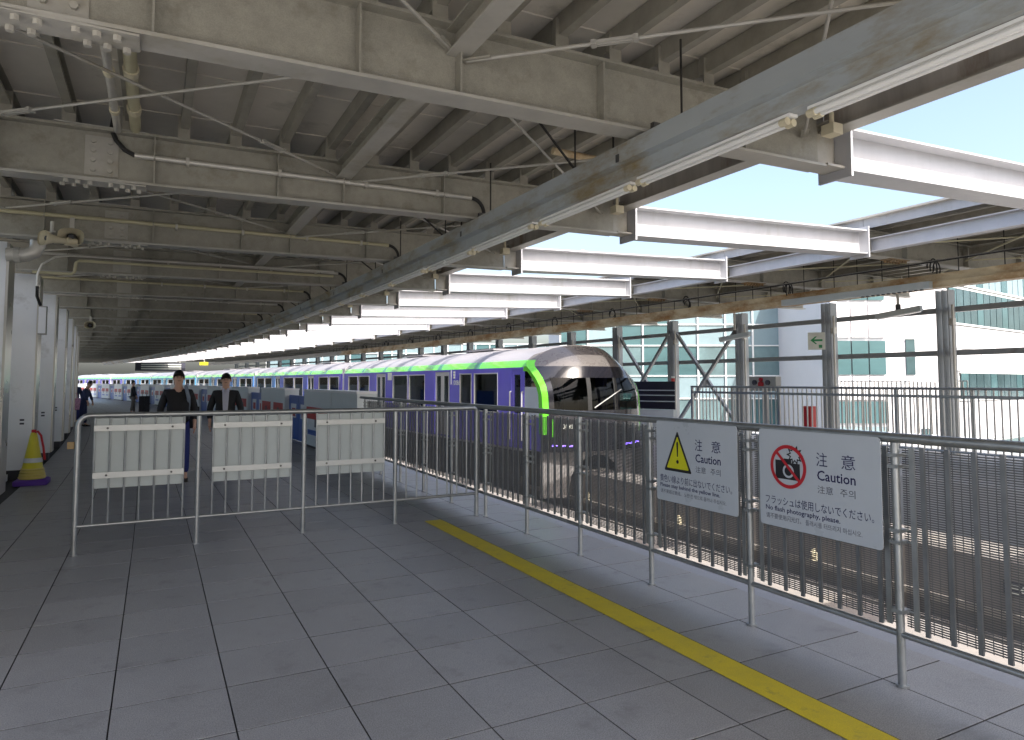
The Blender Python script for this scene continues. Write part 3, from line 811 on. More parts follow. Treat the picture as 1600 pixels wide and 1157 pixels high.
MB().box(c[0] - .08, 11.78, .25, c[0] + .12, 12.04, .98).build("body", 'redpost', t)
MB().box(c[0] - .092, 11.80, .3, c[0] - .082, 12.02, .94).build("door", 'signr', t)
MB().box(c[0] - .07, 11.79, 0, c[0] + .11, 12.03, .248).build("base", 'box', t)
t = thing("exit_sign", P(15.25, 11.9, 2.4), "small exit sign with a green left arrow on a far column", "sign")
ex = MB(); c = P(15.25, 11.74, 0)
MB().bar((c[0] - .13, 11.95 + .14, 2.66), (c[0] + .17, 11.95 - .14, 2.66), .06, .45).build("board", 'exitw', t)
d = Vector((.30, -.28, 0)).normalized(); nn = Vector((d.y, -d.x, 0)); nn = nn if nn.y < 0 else -nn
o_ = Vector((c[0] + .02, 11.95, 2.66)) + nn * .034
mb = MB()
def q2(u, v): return o_ + d * u + Vector((0, 0, 1)) * v
mb.prism([q2(-.15, .02), q2(-.03, .12), q2(.01, .12), q2(-.06, .045), q2(.14, .045), q2(.14, -.005), q2(-.06, -.005), q2(.01, -.08), q2(-.03, -.08)], nn * .002)
mb.prism([q2(.05, -.18), q2(.13, -.18), q2(.13, -.10), q2(.05, -.10)], nn * .002)
mb.build("arrow", 'exitg', t)
for (X, Y, z, lab) in ((13.0, 12.55, 2.74, "white pendant light on a pole in front of the glass building"), (13.0, 8.3, 2.97, "white pendant light on a short pole near the right edge")):
    t = thing("pendant_light", P(X, Y, z), lab, "light", "pendant lights of the far platform")
    c = P(X, Y, z)
    d = Vector((.2, -.9, .12)).normalized()
    MB().bar(Vector(c) - d * .42, Vector(c) + d * .42, .13, .10).build("housing", 'sheet', t)
    MB().bar(Vector(c) - d * .40 - Vector((0, 0, .06)), Vector(c) + d * .40 - Vector((0, 0, .06)), .10, .018).build("diffuser", 'tube', t)
    MB().tube([(c[0], c[1], c[2] + .05), (c[0], c[1], 3.64)], .028, 8).build("pole", 'pipe', t, smooth=True)
    MB().tube([(c[0], c[1], c[2] + .05), (c[0], c[1], c[2] + .16)], .05, 8).build("joint", 'tdark', t)

# ------------------------------------------------------------------ buildings across
def facade_axes(px, depth):
    """unit axes of a facade that faces the platform head on"""
    yaw = R(27.7); f = Vector((math.sin(yaw), math.cos(yaw), 0)); r = Vector((math.cos(yaw), -math.sin(yaw), 0))
    return f, r
f_, r_ = facade_axes(0, 0)
def fpt(lat, dep, z): v = f_ * dep + r_ * lat; return (v.x, v.y, z)
def fbox(mb, l0, l1, d0, d1, z0, z1, m=0):
    mb.add([fpt(l0, d0, z0), fpt(l1, d0, z0), fpt(l1, d1, z0), fpt(l0, d1, z0), fpt(l0, d0, z1), fpt(l1, d0, z1), fpt(l1, d1, z1), fpt(l0, d1, z1)],
           [(0, 3, 2, 1), (4, 5, 6, 7), (0, 1, 5, 4), (1, 2, 6, 5), (2, 3, 7, 6), (3, 0, 4, 7)], m)
def curtain(name, label, l0, l1, dep, ztop, cols, floors, deepth=14):
    t = thing(name, fpt((l0 + l1) / 2, dep, -9), label, "building")
    mb = MB(); fbox(mb, l0, l1, dep + .35, dep + deepth, -9, ztop); mb.build("wall", 'bwhite', t)
    fr = MB()
    for i in range(cols + 1):
        l = l0 + (l1 - l0) * i / cols; fbox(fr, l - .05, l + .05, dep - .12, dep + .346, -9, ztop)
    fr.build("mullion", 'bframe', t)
    for (za, zb, mm) in floors:
        tr_ = MB(); fbox(tr_, l0, l1, dep - .07, dep + .3, zb - .04, zb + .04); tr_.build("transom", 'bframe', t)
        for i in range(cols):
            a, b = l0 + (l1 - l0) * i / cols + .055, l0 + (l1 - l0) * (i + 1) / cols - .055
            p = MB(); jj = random.uniform(0, .015); fbox(p, a, b, dep + jj, dep + .05 + jj, za + .045, zb - .045); m_ = mm if random.random() < .7 else ('bglass3' if mm == 'bglass' else 'bglass'); p.build("glass_panel", m_, t)
    return t
curtain("office_building", "teal glass curtain wall office building behind the far platform", 3.2, 19.6, 45, 8.2, 9,
        [(-9, -4, 'bglass'), (-4, -1.6, 'bglass2'), (-1.6, .5, 'bglass'), (.5, 2.0, 'bglass2'), (2.0, 4.0, 'bglass'), (4.0, 5.4, 'bglass2'), (5.4, 8.2, 'bglass2')])
curtain("low_building", "long low glazed building seen through the gaps above the train roof", -26, 6.5, 72, 5.6, 22,
        [(-9, -3, 'bglass'), (-3, 1.6, 'bglass2'), (1.6, 2.9, 'bglass'), (2.9, 4.6, 'bglass2'), (4.6, 5.6, 'bglass2')])
wb = thing("white_building", fpt(26, 38, -9), "white office block with teal window bands at the right", "building")
mb = MB(); fbox(mb, 17.7, 18.05, 37.6, 52, -9, 9.5); fbox(mb, 18.05, 24.5, 38.2, 52, -9, 9.5); mb.build("wall", 'bwhite', wb)
for (za, zb, mm) in ((-9, -3.2, 'bglass'), (-3.0, -.9, 'bglass2'), (-.7, .5, 'bglass'), (.6, 1.9, 'bwhite'), (2.0, 3.9, 'bglass'), (4.1, 6.0, 'bwhite'), (6.2, 9.4, 'bglass')):
    for i in range(3):
        p = MB(); fbox(p, 18.1 + .98 * i, 19.0 + .98 * i, 38.05, 38.19, za, zb); p.build("glass_panel" if mm != 'bwhite' else "wall_panel", mm, wb)
for (l, z0, z1) in ((22.15, 2.0, 4.0), (22.9, -3.2, -1.0), (24.0, -3.2, -1.0)):
    w = MB(); fbox(w, l, l + .5, 38.12, 38.195, z0, z1); o = w.build("window", 'bdark', wb)
    w = MB(); fbox(w, l - .06, l + .56, 38.08, 38.118, z1, z1 + .06); w.build("frame", 'bframe', o)
# receding wing of the white building
wg = thing("white_wing", fpt(30, 44, -9), "white wing of the office block running away at the right edge", "building")
pA = Vector(fpt(24.55, 38.2, 0)); dW = (r_ * .80 + f_ * .60).normalized(); nW = Vector((dW.y, -dW.x, 0)); nW = nW if nW.dot(f_) < 0 else -nW
def wpt(u, o, z): v = pA + dW * u + nW * o; return (v.x, v.y, z)
def wbox(mb, u0, u1, o0, o1, z0, z1):
    mb.add([wpt(u0, o0, z0), wpt(u1, o0, z0), wpt(u1, o1, z0), wpt(u0, o1, z0), wpt(u0, o0, z1), wpt(u1, o0, z1), wpt(u1, o1, z1), wpt(u0, o1, z1)],
           [(0, 3, 2, 1), (4, 5, 6, 7), (0, 1, 5, 4), (1, 2, 6, 5), (2, 3, 7, 6), (3, 0, 4, 7)])
mb = MB(); wbox(mb, .05, 34, -9, -.06, -9, 9.6); mb.build("wall", 'concf', wg)
for (z0, z1) in ((-9, -4.55), (-1.85, .45), (2.25, 3.5), (3.54, 4.85), (9.42, 9.9)):
    for i in range(14):
        p = MB(); jj = random.uniform(-.006, .006); wbox(p, .06 + 2.42 * i, .06 + 2.42 * (i + 1) - .035, -.05, jj, z0, z1 - .03); p.build("wall_panel", 'bwhite', wg)
for (z0, z1, u0, u1, n, mm) in ((5.0, 7.0, .3, 33, 32, 'bdark'), (7.3, 9.3, .3, 33, 32, 'bglass2'), (.6, 2.1, 1.6, 33, 28, 'bdark'), (-4.4, -2.0, .4, 33, 26, 'bglass')):
    fr = MB(); wbox(fr, u0 - .1, u1 + .1, .0, .06, z1, z1 + .1); wbox(fr, u0 - .1, u1 + .1, .0, .06, z0 - .1, z0); fr.build("frame", 'bframe', wg)
    for i in range(n):
        a, b = u0 + (u1 - u0) * i / n + .05, u0 + (u1 - u0) * (i + 1) / n - .05
        w = MB(); wbox(w, a, b, .004, .04 + random.uniform(0, .01), z0 + .01, z1 - .01); w.build("window", mm if i % 4 else 'bglass', wg)

# ------------------------------------------------------------------ the monorail train
PROF = [(0, -1.15), (0, .95), (0, 1.86), (.01, 1.98), (.05, 2.06), (.12, 2.14), (.30, 2.28), (.70, 2.44), (1.1, 2.52), (1.5, 2.55)]
CX0 = 9.7
def side_box(mb, s, y0, y1, z0, z1, th=.06, x=1.5, m=0):
    if s < 0: mb.box(-x, y0, z0, -x + th, y1, z1, m)
    else: mb.box(x - th, y0, z0, x, y1, z1, m)
WZ0, WZ1 = .78, 1.84
def car(name, label, Yn, Yf, layout, paints, nose=False, number=None):
    """local y runs from the near end (0) to the far end (L)"""
    a, b = Vector(P(CX0, Yn, 0)), Vector(P(CX0, Yf, 0))
    L = (b - a).length; ang = math.atan2(-(b.x - a.x), b.y - a.y)
    t = thing(name, a, label, "train car", "cars of the purple and green train", rotz=ang)
    y_start = layout[0][0]
    # sides: walls around openings
    for s in (-1, 1):
        for (y0, y1, kind, pi) in layout:
            y1 = min(y1, L); pm = paints[pi]
            if kind == 'wall':
                w = MB(); side_box(w, s, y0, y1, -.05, 1.96); w.build("side_panel", pm, t, local=True)
            elif kind == 'window':
                w = MB(); side_box(w, s, y0, y1, -.05, WZ0); w.build("side_panel", pm, t, local=True)
                w = MB(); side_box(w, s, y0, y1, WZ1, 1.96); w.build("header_panel", pm, t, local=True)
                p = MB(); side_box(p, s, y0 + .03, y1 - .03, WZ0 + .03, WZ1 - .03, .01, 1.475); wo = p.build("window", M['win'], t, local=True)
                f = MB()
                for (ya, yb, za, zb) in ((y0, y0 + .03, WZ0, WZ1), (y1 - .03, y1, WZ0, WZ1), (y0 + .03, y1 - .03, WZ0, WZ0 + .03), (y0 + .03, y1 - .03, WZ1 - .03, WZ1)):
                    side_box(f, s, ya, yb, za, zb, .05, 1.506)
                f.build("frame", 'alu', wo, local=True)
            elif kind == 'door':
                mid = (y0 + y1) / 2
                for (ya, yb) in ((y0, mid - .004), (mid + .004, y1)):
                    c = (ya + yb) / 2; hw = .155
                    dm = MB(); side_box(dm, s, ya, c - hw, .0, 1.9, .04, 1.485); side_box(dm, s, c + hw, yb, .0, 1.9, .04, 1.485)
                    side_box(dm, s, c - hw, c + hw, .0, .72, .04, 1.485); side_box(dm, s, c - hw, c + hw, 1.78, 1.9, .04, 1.485)
                    do = dm.build("door", 'alu', t, local=True)
                    p = MB(); side_box(p, s, c - hw + .003, c + hw - .003, .723, 1.777, .01, 1.475); p.build("pane", M['win'], do, local=True)
                h = MB(); side_box(h, s, y0, y1, 1.902, 1.96); h.build("header_panel", pm, t, local=True)
                h = MB(); side_box(h, s, y0, y1, -.05, -.003); h.build("sill_plate", pm, t, local=True)
            elif kind == 'crew':
                c = (y0 + y1) / 2; hw = .15
                dm = MB(); side_box(dm, s, y0 + .02, c - hw, .0, 1.9, .04, 1.49); side_box(dm, s, c + hw, y1 - .02, .0, 1.9, .04, 1.49)
                side_box(dm, s, c - hw, c + hw, .0, .82, .04, 1.49); side_box(dm, s, c - hw, c + hw, 1.78, 1.9, .04, 1.49)
                do = dm.build("door", pm, t, local=True)
                p = MB(); side_box(p, s, c - hw + .003, c + hw - .003, .823, 1.777, .01, 1.475); p.build("pane", M['win'], do, local=True)
                hd = MB()
                for yy in (y0 - .03, y1 + .03): hd.tube([(s * 1.535, yy, .15), (s * 1.535, yy, 1.35)], .018, 8); hd.tube([(s * 1.50, yy, 1.35), (s * 1.535, yy, 1.35)], .018, 8)
                hd.build("handrail", 'alu', t, local=True)
                h = MB(); side_box(h, s, y0, y1, 1.902, 1.96); h.build("header_panel", pm, t, local=True)
                h = MB(); side_box(h, s, y0, y1, -.05, -.003); h.build("sill_plate", pm, t, local=True)
    # roof: strips along the length with dark bands
    ys = sorted(set([y_start] + [v for l in layout for v in (l[0], min(l[1], L))]))
    yb = [y_start]; bands = []
    nb = max(4, round((L - y_start) / 2.35))
    for i in range(1, nb):
        c = y_start + (L - y_start) * i / nb; bands.append((c - .15, c + .15))
    cuts = [y_start]
    for b0, b1 in bands: cuts += [b0, b1]
    cuts.append(L)
    half = PROF[2:]
    xs = [(-1.5 + i, z) for i, z in half] + [(1.5 - i, z) for i, z in half[::-1][1:]]
    xs = [(-1.5, 1.9605)] + xs[1:-1] + [(1.5, 1.9605)]
    rf = MB(); rows_ = []
    for c in cuts: rows_.append([(x, c, z) for x, z in xs])
    nk = len(xs) - 1
    def mf(i, k):
        band = i % 2 == 1; kk = min(k, nk - 1 - k)
        if kk <= 2: return 3 if band else 1
        return 2 if band else 0
    rf.grid(rows_, mf=mf)
    if not nose: rf.f.append(tuple(range(len(xs)))[::-1]); rf.m.append(0)
    rf.f.append(tuple(range((len(cuts) - 1) * len(xs), len(cuts) * len(xs)))); rf.m.append(0)
    rf.build("roof", ['roofw', 'green', 'roofd', 'dgreen'], t, smooth=True, local=True)
    hv = MB()
    for c in (L * .35, L * .68): 
        hv.prism([(-.45, c - 1.0, 2.545), (.45, c - 1.0, 2.545), (.45, c + 1.0, 2.545), (-.45, c + 1.0, 2.545)], (0, 0, .03))
        hv.prism([(-.40, c - .9, 2.575), (.40, c - .9, 2.575), (.40, c + .9, 2.575), (-.40, c + .9, 2.575)], (0, 0, .03))
    hv.build("roof_hatch", 'roofw', t, local=True)
    # floor, skirt, interior
    y_in = y_start + .05
    MB().box(-1.43, y_in, -.12, 1.43, L - .03, -.052).build("floor", 'interior', t, local=True)
    sk = MB(); sk.box(-1.46, y_start + .3, -1.15, -1.40, L - .05, -.125); sk.box(1.40, y_start + .3, -1.15, 1.46, L - .05, -.125); sk.build("skirt", 'tdark', t, local=True)
    MB().box(-1.35, y_start + .4, -.5, 1.35, L - .1, -.125).build("underframe", 'tdark', t, local=True)
    st = MB()
    yy = 2.6 if nose else .8
    k = 0
    while yy < L - 1:
        for x0, x1 in ((-1.35, -.5), (.5, 1.35)):
            st.box(x0, yy, .25, x1, yy + .42, .45); st.box(x0, yy, .452, x1, yy + .1, 1.05)
        yy += .95
    st.build("seat", 'seat', t, local=True)
    if not nose:
        e = MB().box(-1.44, .06, -.05, 1.44, .10, 1.95); e.build("end_wall", 'interior', t, local=True)
    e = MB().box(-1.44, L - .10, -.05, 1.44, L - .06, 1.95); e.build("end_wall", 'interior', t, local=True)
    MB().box(-1.2, L + .004, -.4, 1.2, L + .40, 2.3).build("gangway", 'twhite', t, local=True)
    gw = MB()
    for s in (-1, 1):
        for z in range(5): gw.box(s * 1.44 - .03, L + .006, -.3 + z * .5, s * 1.44 + .03, L + .38, .18 + z * .5)
    gw.build("gangway_panel", 'twhite', t, local=True)
    pl = MB()
    for c in [2.9 + 2.3 * q for q in range(int((L - 3) / 2.3))]:
        for x in (-.45, .45): pl.tube([(x, c, -.05), (x, c, 2.2)], .016, 6)
    pl.build("grab_pole", 'alu', t, local=True)
    return t, L

def numbering(t, s, y, z, txt, h, nm="number"):
    mb = MB(); add_text(mb, txt, (-1.5025, y, z), (0, -1, 0), (0, 0, 1), None, h); mb.build(nm, 'exitw', t, local=True)

yn = 13.55; yend = 29.85
# lead car; local y = station Y - yn
lay = [(1.30, 1.34, 'wall', 0), (1.34, 1.86, 'crew', 0), (1.86, 2.58, 'wall', 0), (2.58, 3.95, 'window', 0), (3.95, 4.10, 'wall', 0), (4.10, 4.86, 'window', 0), (4.86, 5.55, 'wall', 0),
       (5.55, 6.62, 'door', 0), (6.62, 7.42, 'wall', 0), (7.42, 8.80, 'window', 0), (8.80, 8.92, 'wall', 0), (8.92, 10.35, 'window', 0), (10.35, 11.1, 'wall', 0), (11.1, 12.15, 'door', 0),
       (12.15, 12.95, 'wall', 0), (12.95, 14.3, 'window', 0), (14.3, 14.42, 'wall', 0), (14.42, 15.7, 'window', 0), (15.7, 16.4, 'wall', 0)]
lead, L1 = car("monorail_car", "lead monorail car with black windscreen nose, green pillar and purple side", yn, yend, lay, ['purple'], nose=True)
numbering(lead, -1, 5.30, 1.50, "10086", .15)
mb = MB(); mb.box(-1.505, 5.42, 1.52, -1.5005, 5.46, 1.95); mb.build("marking", 'exitw', lead, local=True)
mb = MB()
for q in range(3): mb.box(-1.505, 5.17, 1.70 + .075 * q, -1.5005, 5.29, 1.76 + .075 * q)
mb.build("marking", 'exitw', lead, local=True)
mb = MB(); mb.box(-1.505, 10.45, 1.66, -1.5005, 10.85, 1.93); mb.build("marking", 'exitw', lead, local=True)
# --- nose
NY = 1.30
def wz(z):      # half width of the body at height z
    pts = PROF[1:]
    if z <= .95: return 1.5
    for (i0, z0), (i1, z1) in zip(pts, pts[1:]):
        if z0 <= z <= z1: return 1.5 - (i0 + (i1 - i0) * (z - z0) / (z1 - z0))
    return 0.
def back(z):
    if z < .9: return .06 * (max(0, .9 - z) / .9) ** 2 * 0 
    u = (z - .9) / 1.65
    return .10 * u + .95 * u ** 4.2
def fy(x, z): return .42 * (abs(x) / 1.5) ** 2.6 + back(z) + .62 * (abs(x) / 1.5) ** 3 * min(1.25, max(0, (z - 1.2) / .85)) ** 2
ZS = [-.05, .15, .36, .55, .75, .92, 1.1, 1.3, 1.5, 1.7, 1.86, 1.98, 2.06, 2.14, 2.21, 2.28, 2.36, 2.44, 2.49, 2.52, 2.545]
NC = 28
def xrow(z):
    w = wz(z); g_ = min(.12, w * .25)
    inner = [-(w - g_) + 2 * (w - g_) * i / (NC - 4) for i in range(NC - 3)]
    return [-w, -w + g_ * .5] + inner + [w - g_ * .5, w]
rows_ = [[(x, fy(x, z), z) for x in xrow(z)] for z in ZS]
nk = len(rows_[0]) - 1
def face_kind(i, k):
    z = (ZS[i] + ZS[i + 1]) / 2; kk = min(k, nk - 1 - k)
    x = rows_[i][k][0] * .5 + rows_[i][k + 1][0] * .5
    if kk <= 1 and .36 < z < 2.14: return 'green'
    if z > 1.98: return 'cap'
    if z < .92: return 'black'
    if z > 1.72: return 'black'
    if abs(abs(x) - .42) < .055: return 'pillar'
    if kk <= 2: return 'black'
    return 'glass'
sets = {}
for i in range(len(ZS) - 1):
    for k in range(nk): sets.setdefault(face_kind(i, k), []).append((i, k))
for nm, mm, key in (("corner_pillar", 'green', 'green'), ("nose_cap", 'cap', 'cap'), ("front_mask", 'tblack', 'black'), ("door_frame", 'rubber', 'pillar'), ("windscreen", M['shield'], 'glass')):
    mb = MB(); idx = {}
    for (i, k) in sets[key]:
        f = []
        for (a, b) in ((i, k), (i, k + 1), (i + 1, k + 1), (i + 1, k)):
            if (a, b) not in idx: idx[(a, b)] = len(mb.v); mb.v.append(rows_[a][b])
            f.append(idx[(a, b)])
        mb.f.append(tuple(f)); mb.m.append(0)
    mb.build(nm, mm, lead, smooth=True, local=True)
# sides of the nose from the front contour back to y = NY
for s in (-1, 1):
    mb = MB(); gz = MB(); gr = MB()
    for i in range(len(ZS) - 1):
        z0, z1 = ZS[i], ZS[i + 1]
        w0, w1 = wz(z0) * s, wz(z1) * s; y0, y1 = fy(wz(z0), z0), fy(wz(z1), z1)
        e0, e1 = max(NY, y0 + .05), max(NY, y1 + .05)
        if z0 > 2.25: e0, e1 = max(NY, y0), max(NY, y1)
        mid = (z0 + z1) / 2
        if .75 < mid < 1.84:
            gw0, gw1 = y0 + .16, y1 + .16
            gr.add([(w0, y0, z0), (w0, gw0, z0), (w1, gw1, z1), (w1, y1, z1)], [(0, 1, 2, 3)])
            gz.add([(w0, gw0, z0), (w0, NY - .08, z0), (w1, NY - .08, z1), (w1, gw1, z1)], [(0, 1, 2, 3)])
            mb.add([(w0, NY - .08, z0), (w0, e0, z0), (w1, e1, z1), (w1, NY - .08, z1)], [(0, 1, 2, 3)])
        elif .36 < mid <= .75:
            gr.add([(w0, y0, z0), (w0, y0 + .16, z0), (w1, y1 + .16, z1), (w1, y1, z1)], [(0, 1, 2, 3)])
            mb.add([(w0, y0 + .16, z0), (w0, e0, z0), (w1, e1, z1), (w1, y1 + .16, z1)], [(0, 1, 2, 3)])
        elif mid >= 1.84 and mid < 2.14:
            gr.add([(w0, y0, z0), (w0, e0, z0), (w1, e1, z1), (w1, y1, z1)], [(0, 1, 2, 3)])
        elif mid < .36:
            mb.add([(w0, y0, z0), (w0, e0, z0), (w1, e1, z1), (w1, y1, z1)], [(0, 1, 2, 3)])
    mb.build("side_panel", 'purple', lead, local=True); gz.build("cab_window", M['win'], lead, local=True)
    gr.build("corner_pillar", 'green', lead, local=True)
# roof of the nose: from the front contour to NY (dark cap first, silver behind)
top = [z for z in ZS if z >= 2.14]
mb = MB()
rl = [[(-wz(z), max(NY, fy(wz(z), z)), z) for z in top]]
# body roof starts at NY, so only close the part of the crown in front of it
for s in (-1, 1):
    for i in range(len(top) - 1):
        z0, z1 = top[i], top[i + 1]
        y0, y1 = fy(wz(z0), z0), fy(wz(z1), z1)
        if y0 < NY or y1 < NY:
            mb.add([(s * wz(z0), y0, z0), (s * wz(z0), NY + .01, z0), (s * wz(z1), NY + .01, z1), (s * wz(z1), y1, z1)], [(0, 1, 2, 3)])
if mb.v: mb.build("roof_front", 'roofw', lead, local=True)
# front skirt with the arch that straddles the beam
arch = []
for i in range(13):
    a = math.pi * i / 12; arch.append((-.78 * math.cos(a), -.9 + .72 * math.sin(a)))
def fsk(x): return .30 + .3 * (abs(x) / 1.5) ** 2.6
ns = 24; XSK = [-1.44 + 2.88 * i / ns for i in range(ns + 1)]
def zlow(x):
    if abs(x) >= .78: return -1.15
    return -.9 + .72 * math.sqrt(max(0, 1 - (x / .78) ** 2))
lo = [(x, fsk(x), zlow(x)) for x in XSK]; hi = [(x, fsk(x), -.055) for x in XSK]
mb = MB(); mb.grid([lo, hi]); mb.grid([[(x, y + .06, z) for x, y, z in hi], [(x, y + .06, z) for x, y, z in lo]])
mb.grid([[(x, y + .06, z) for x, y, z in lo], lo])
mb.build("front_skirt", 'skirt', lead, local=True)
MB().box(-1.0, 1.0, -1.1, 1.0, 1.1, -.13).build("bulkhead", 'tdark', lead, local=True)
ml = MB(); mr = MB()
for s, tgt in ((-1, ml), (1, mr)):
    for q in range(4):
        x0 = s * (1.32 - q * .17); x1 = s * (1.32 - q * .17 - .12)
        a, b = Vector((x0, fy(x0, .12) - .012, .10 - .006 * q)), Vector((x1, fy(x1, .12) - .012, .10 - .006 * q)); tgt.bar(a, b, .02, .03)
ml.build("headlight", M['led'], lead, local=True); mr.build("headlight", M['led'], lead, local=True)
mb = MB(); x0 = -1.28
mb.bar((x0, fy(x0, .5) - .008, .30), (x0, fy(x0, .7) - .008, .72), .10, .008, up=(0, 1, 0)); mb.build("marking", 'green', lead, local=True)
mb = MB(); add_text(mb, "3081", (-1.12, fy(-1.0, .5) - .03, .50), (1, -.12, 0), (0, 0, 1), .24, .10); mb.build("number", 'exitw', lead, local=True)
# cab interior
mb = MB().box(-1.3, .75, .55, 1.3, 1.2, .86); mb.build("dashboard", 'tdark', lead, local=True)
mb = MB()
for s in (-.75, .75): mb.box(s - .22, 1.6, .3, s + .22, 1.75, 1.25); mb.box(s - .24, 1.3, .3, s + .24, 1.6, .5)
mb.build("driver_seat", 'tdark', lead, local=True)
mb = MB(); mb.box(-1.42, 2.2, -.05, -.35, 2.25, 2.1); mb.box(.35, 2.2, -.05, 1.42, 2.25, 2.1); mb.build("partition", 'tdark', lead, local=True)
mb = MB(); mb.bar((-.3, fy(.3, 1.0) - .03, .98), (.55, fy(.6, 1.3) - .05, 1.42), .02, .02); mb.build("wiper", 'alu', lead, local=True)

LAYM = [(0, .35, 'wall', 0), (.35, 1.7, 'window', 0), (1.7, 1.82, 'wall', 0), (1.82, 3.2, 'window', 0), (3.2, 3.95, 'wall', 0), (3.95, 5.0, 'door', 0), (5.0, 5.75, 'wall', 1), (5.75, 7.3, 'window', 1), (7.3, 7.42, 'wall', 1),
        (7.42, 9.3, 'window', 1), (9.3, 10.1, 'wall', 1), (10.1, 11.15, 'door', 1), (11.15, 11.9, 'wall', 2), (11.9, 13.5, 'window', 2), (13.5, 13.62, 'wall', 2), (13.62, 15.4, 'window', 2), (15.4, 15.95, 'wall', 2)]
pal = [(['purple', 'purpleblue', 'blue'], "second car of the train, purple fading to blue"), (['blue', 'blue', 'sky'], "third car of the train, blue sided"),
       (['sky', 'sky', 'sky'], "fourth car of the train, light blue sided"), (['sky', 'blue', 'purple'], "fifth car of the train, small in the distance"), (['purple', 'purple', 'purple'], "last car of the train, at the far bend")]
y = yend + .42
for pn, lab in pal:
    car("monorail_car", lab, y, y + 15.9, LAYM, pn); y += 16.35

# ------------------------------------------------------------------ fence at the platform edge
FX = 3.53
fen = thing("mesh_fence", (FX, 7.4, 0), "long galvanised fence with mesh and bars along the platform edge", "fence")
posts = [7.40 - 1.02 * k for k in range(0, 9)] + [7.40 + 1.06 * k for k in range(1, 6)]
posts.sort()
MB().tube([(FX, -.8, 1.30), (FX, 4.0, 1.30)], .027, 12).build("top_rail", 'galv', fen, smooth=True)
MB().tube([(FX, 4.003, 1.30), (FX, 8.0, 1.30), (FX, 13.0, 1.30)], .027, 12).build("top_rail", 'galv', fen, smooth=True)
MB().tube([(FX, -.8, .27), (FX, 13.0, .27)], .017, 10).build("bottom_rail", 'galv', fen, smooth=True)
pm_ = MB().tube([(0, 0, 0), (0, 0, 1.275)], .021, 12).mesh("post", 'galv', smooth=True)
fm_ = MB().tube([(0, 0, .001), (0, 0, .012)], .034, 12).mesh("foot", 'galv')
bar_ = MB().box(-.007, -.011, .285, .007, .011, 1.255).mesh("baluster", 'galvd')
cl = MB()
for z in (.38, .74, .80, 1.14, 1.20):
    cl.box(-.028, -.03, z, .05, .03, z + .018); cl.tube([(.03, -.075, z + .009), (.03, .06, z + .009)], .006, 6); cl.box(.022, -.085, z - .004, .04, -.07, z + .022)
cl_ = cl.mesh("clamp", 'galv')
sd_ = MB().box(.02, -.09, .30, .028, -.062, 1.25).mesh("panel_edge", 'galv')
for y in posts:
    po = inst("post", pm_, (FX, y, 0), fen)
    inst("foot", fm_, (FX, y, 0), po); inst("clamp", cl_, (FX, y, 0), fen); inst("panel_edge", sd_, (FX, y, 0), fen)
    inst("panel_edge", sd_, (FX, y + .15, 0), fen)
    for k in range(1, 8):
        if y + 1.0 < 13.1: inst("baluster", bar_, (FX + .032, y + .1275 * k, 0), fen)
wm = MB()
for i in range(78):
    z = .305 + .012 * i
    wm.box(0, 0, z, .003, 1.0, z + .0066)
for i in range(25):
    wm.box(.003, .02 + i * .04, .30, .006, .0235 + i * .04, 1.245)
wm_ = wm.mesh("mesh_panel", 'mesh', recalc=False)
for y in posts[:-1]:
    tag(inst("mesh_panel", wm_, (FX + .044, y + .01, 0), fen), kind="stuff")

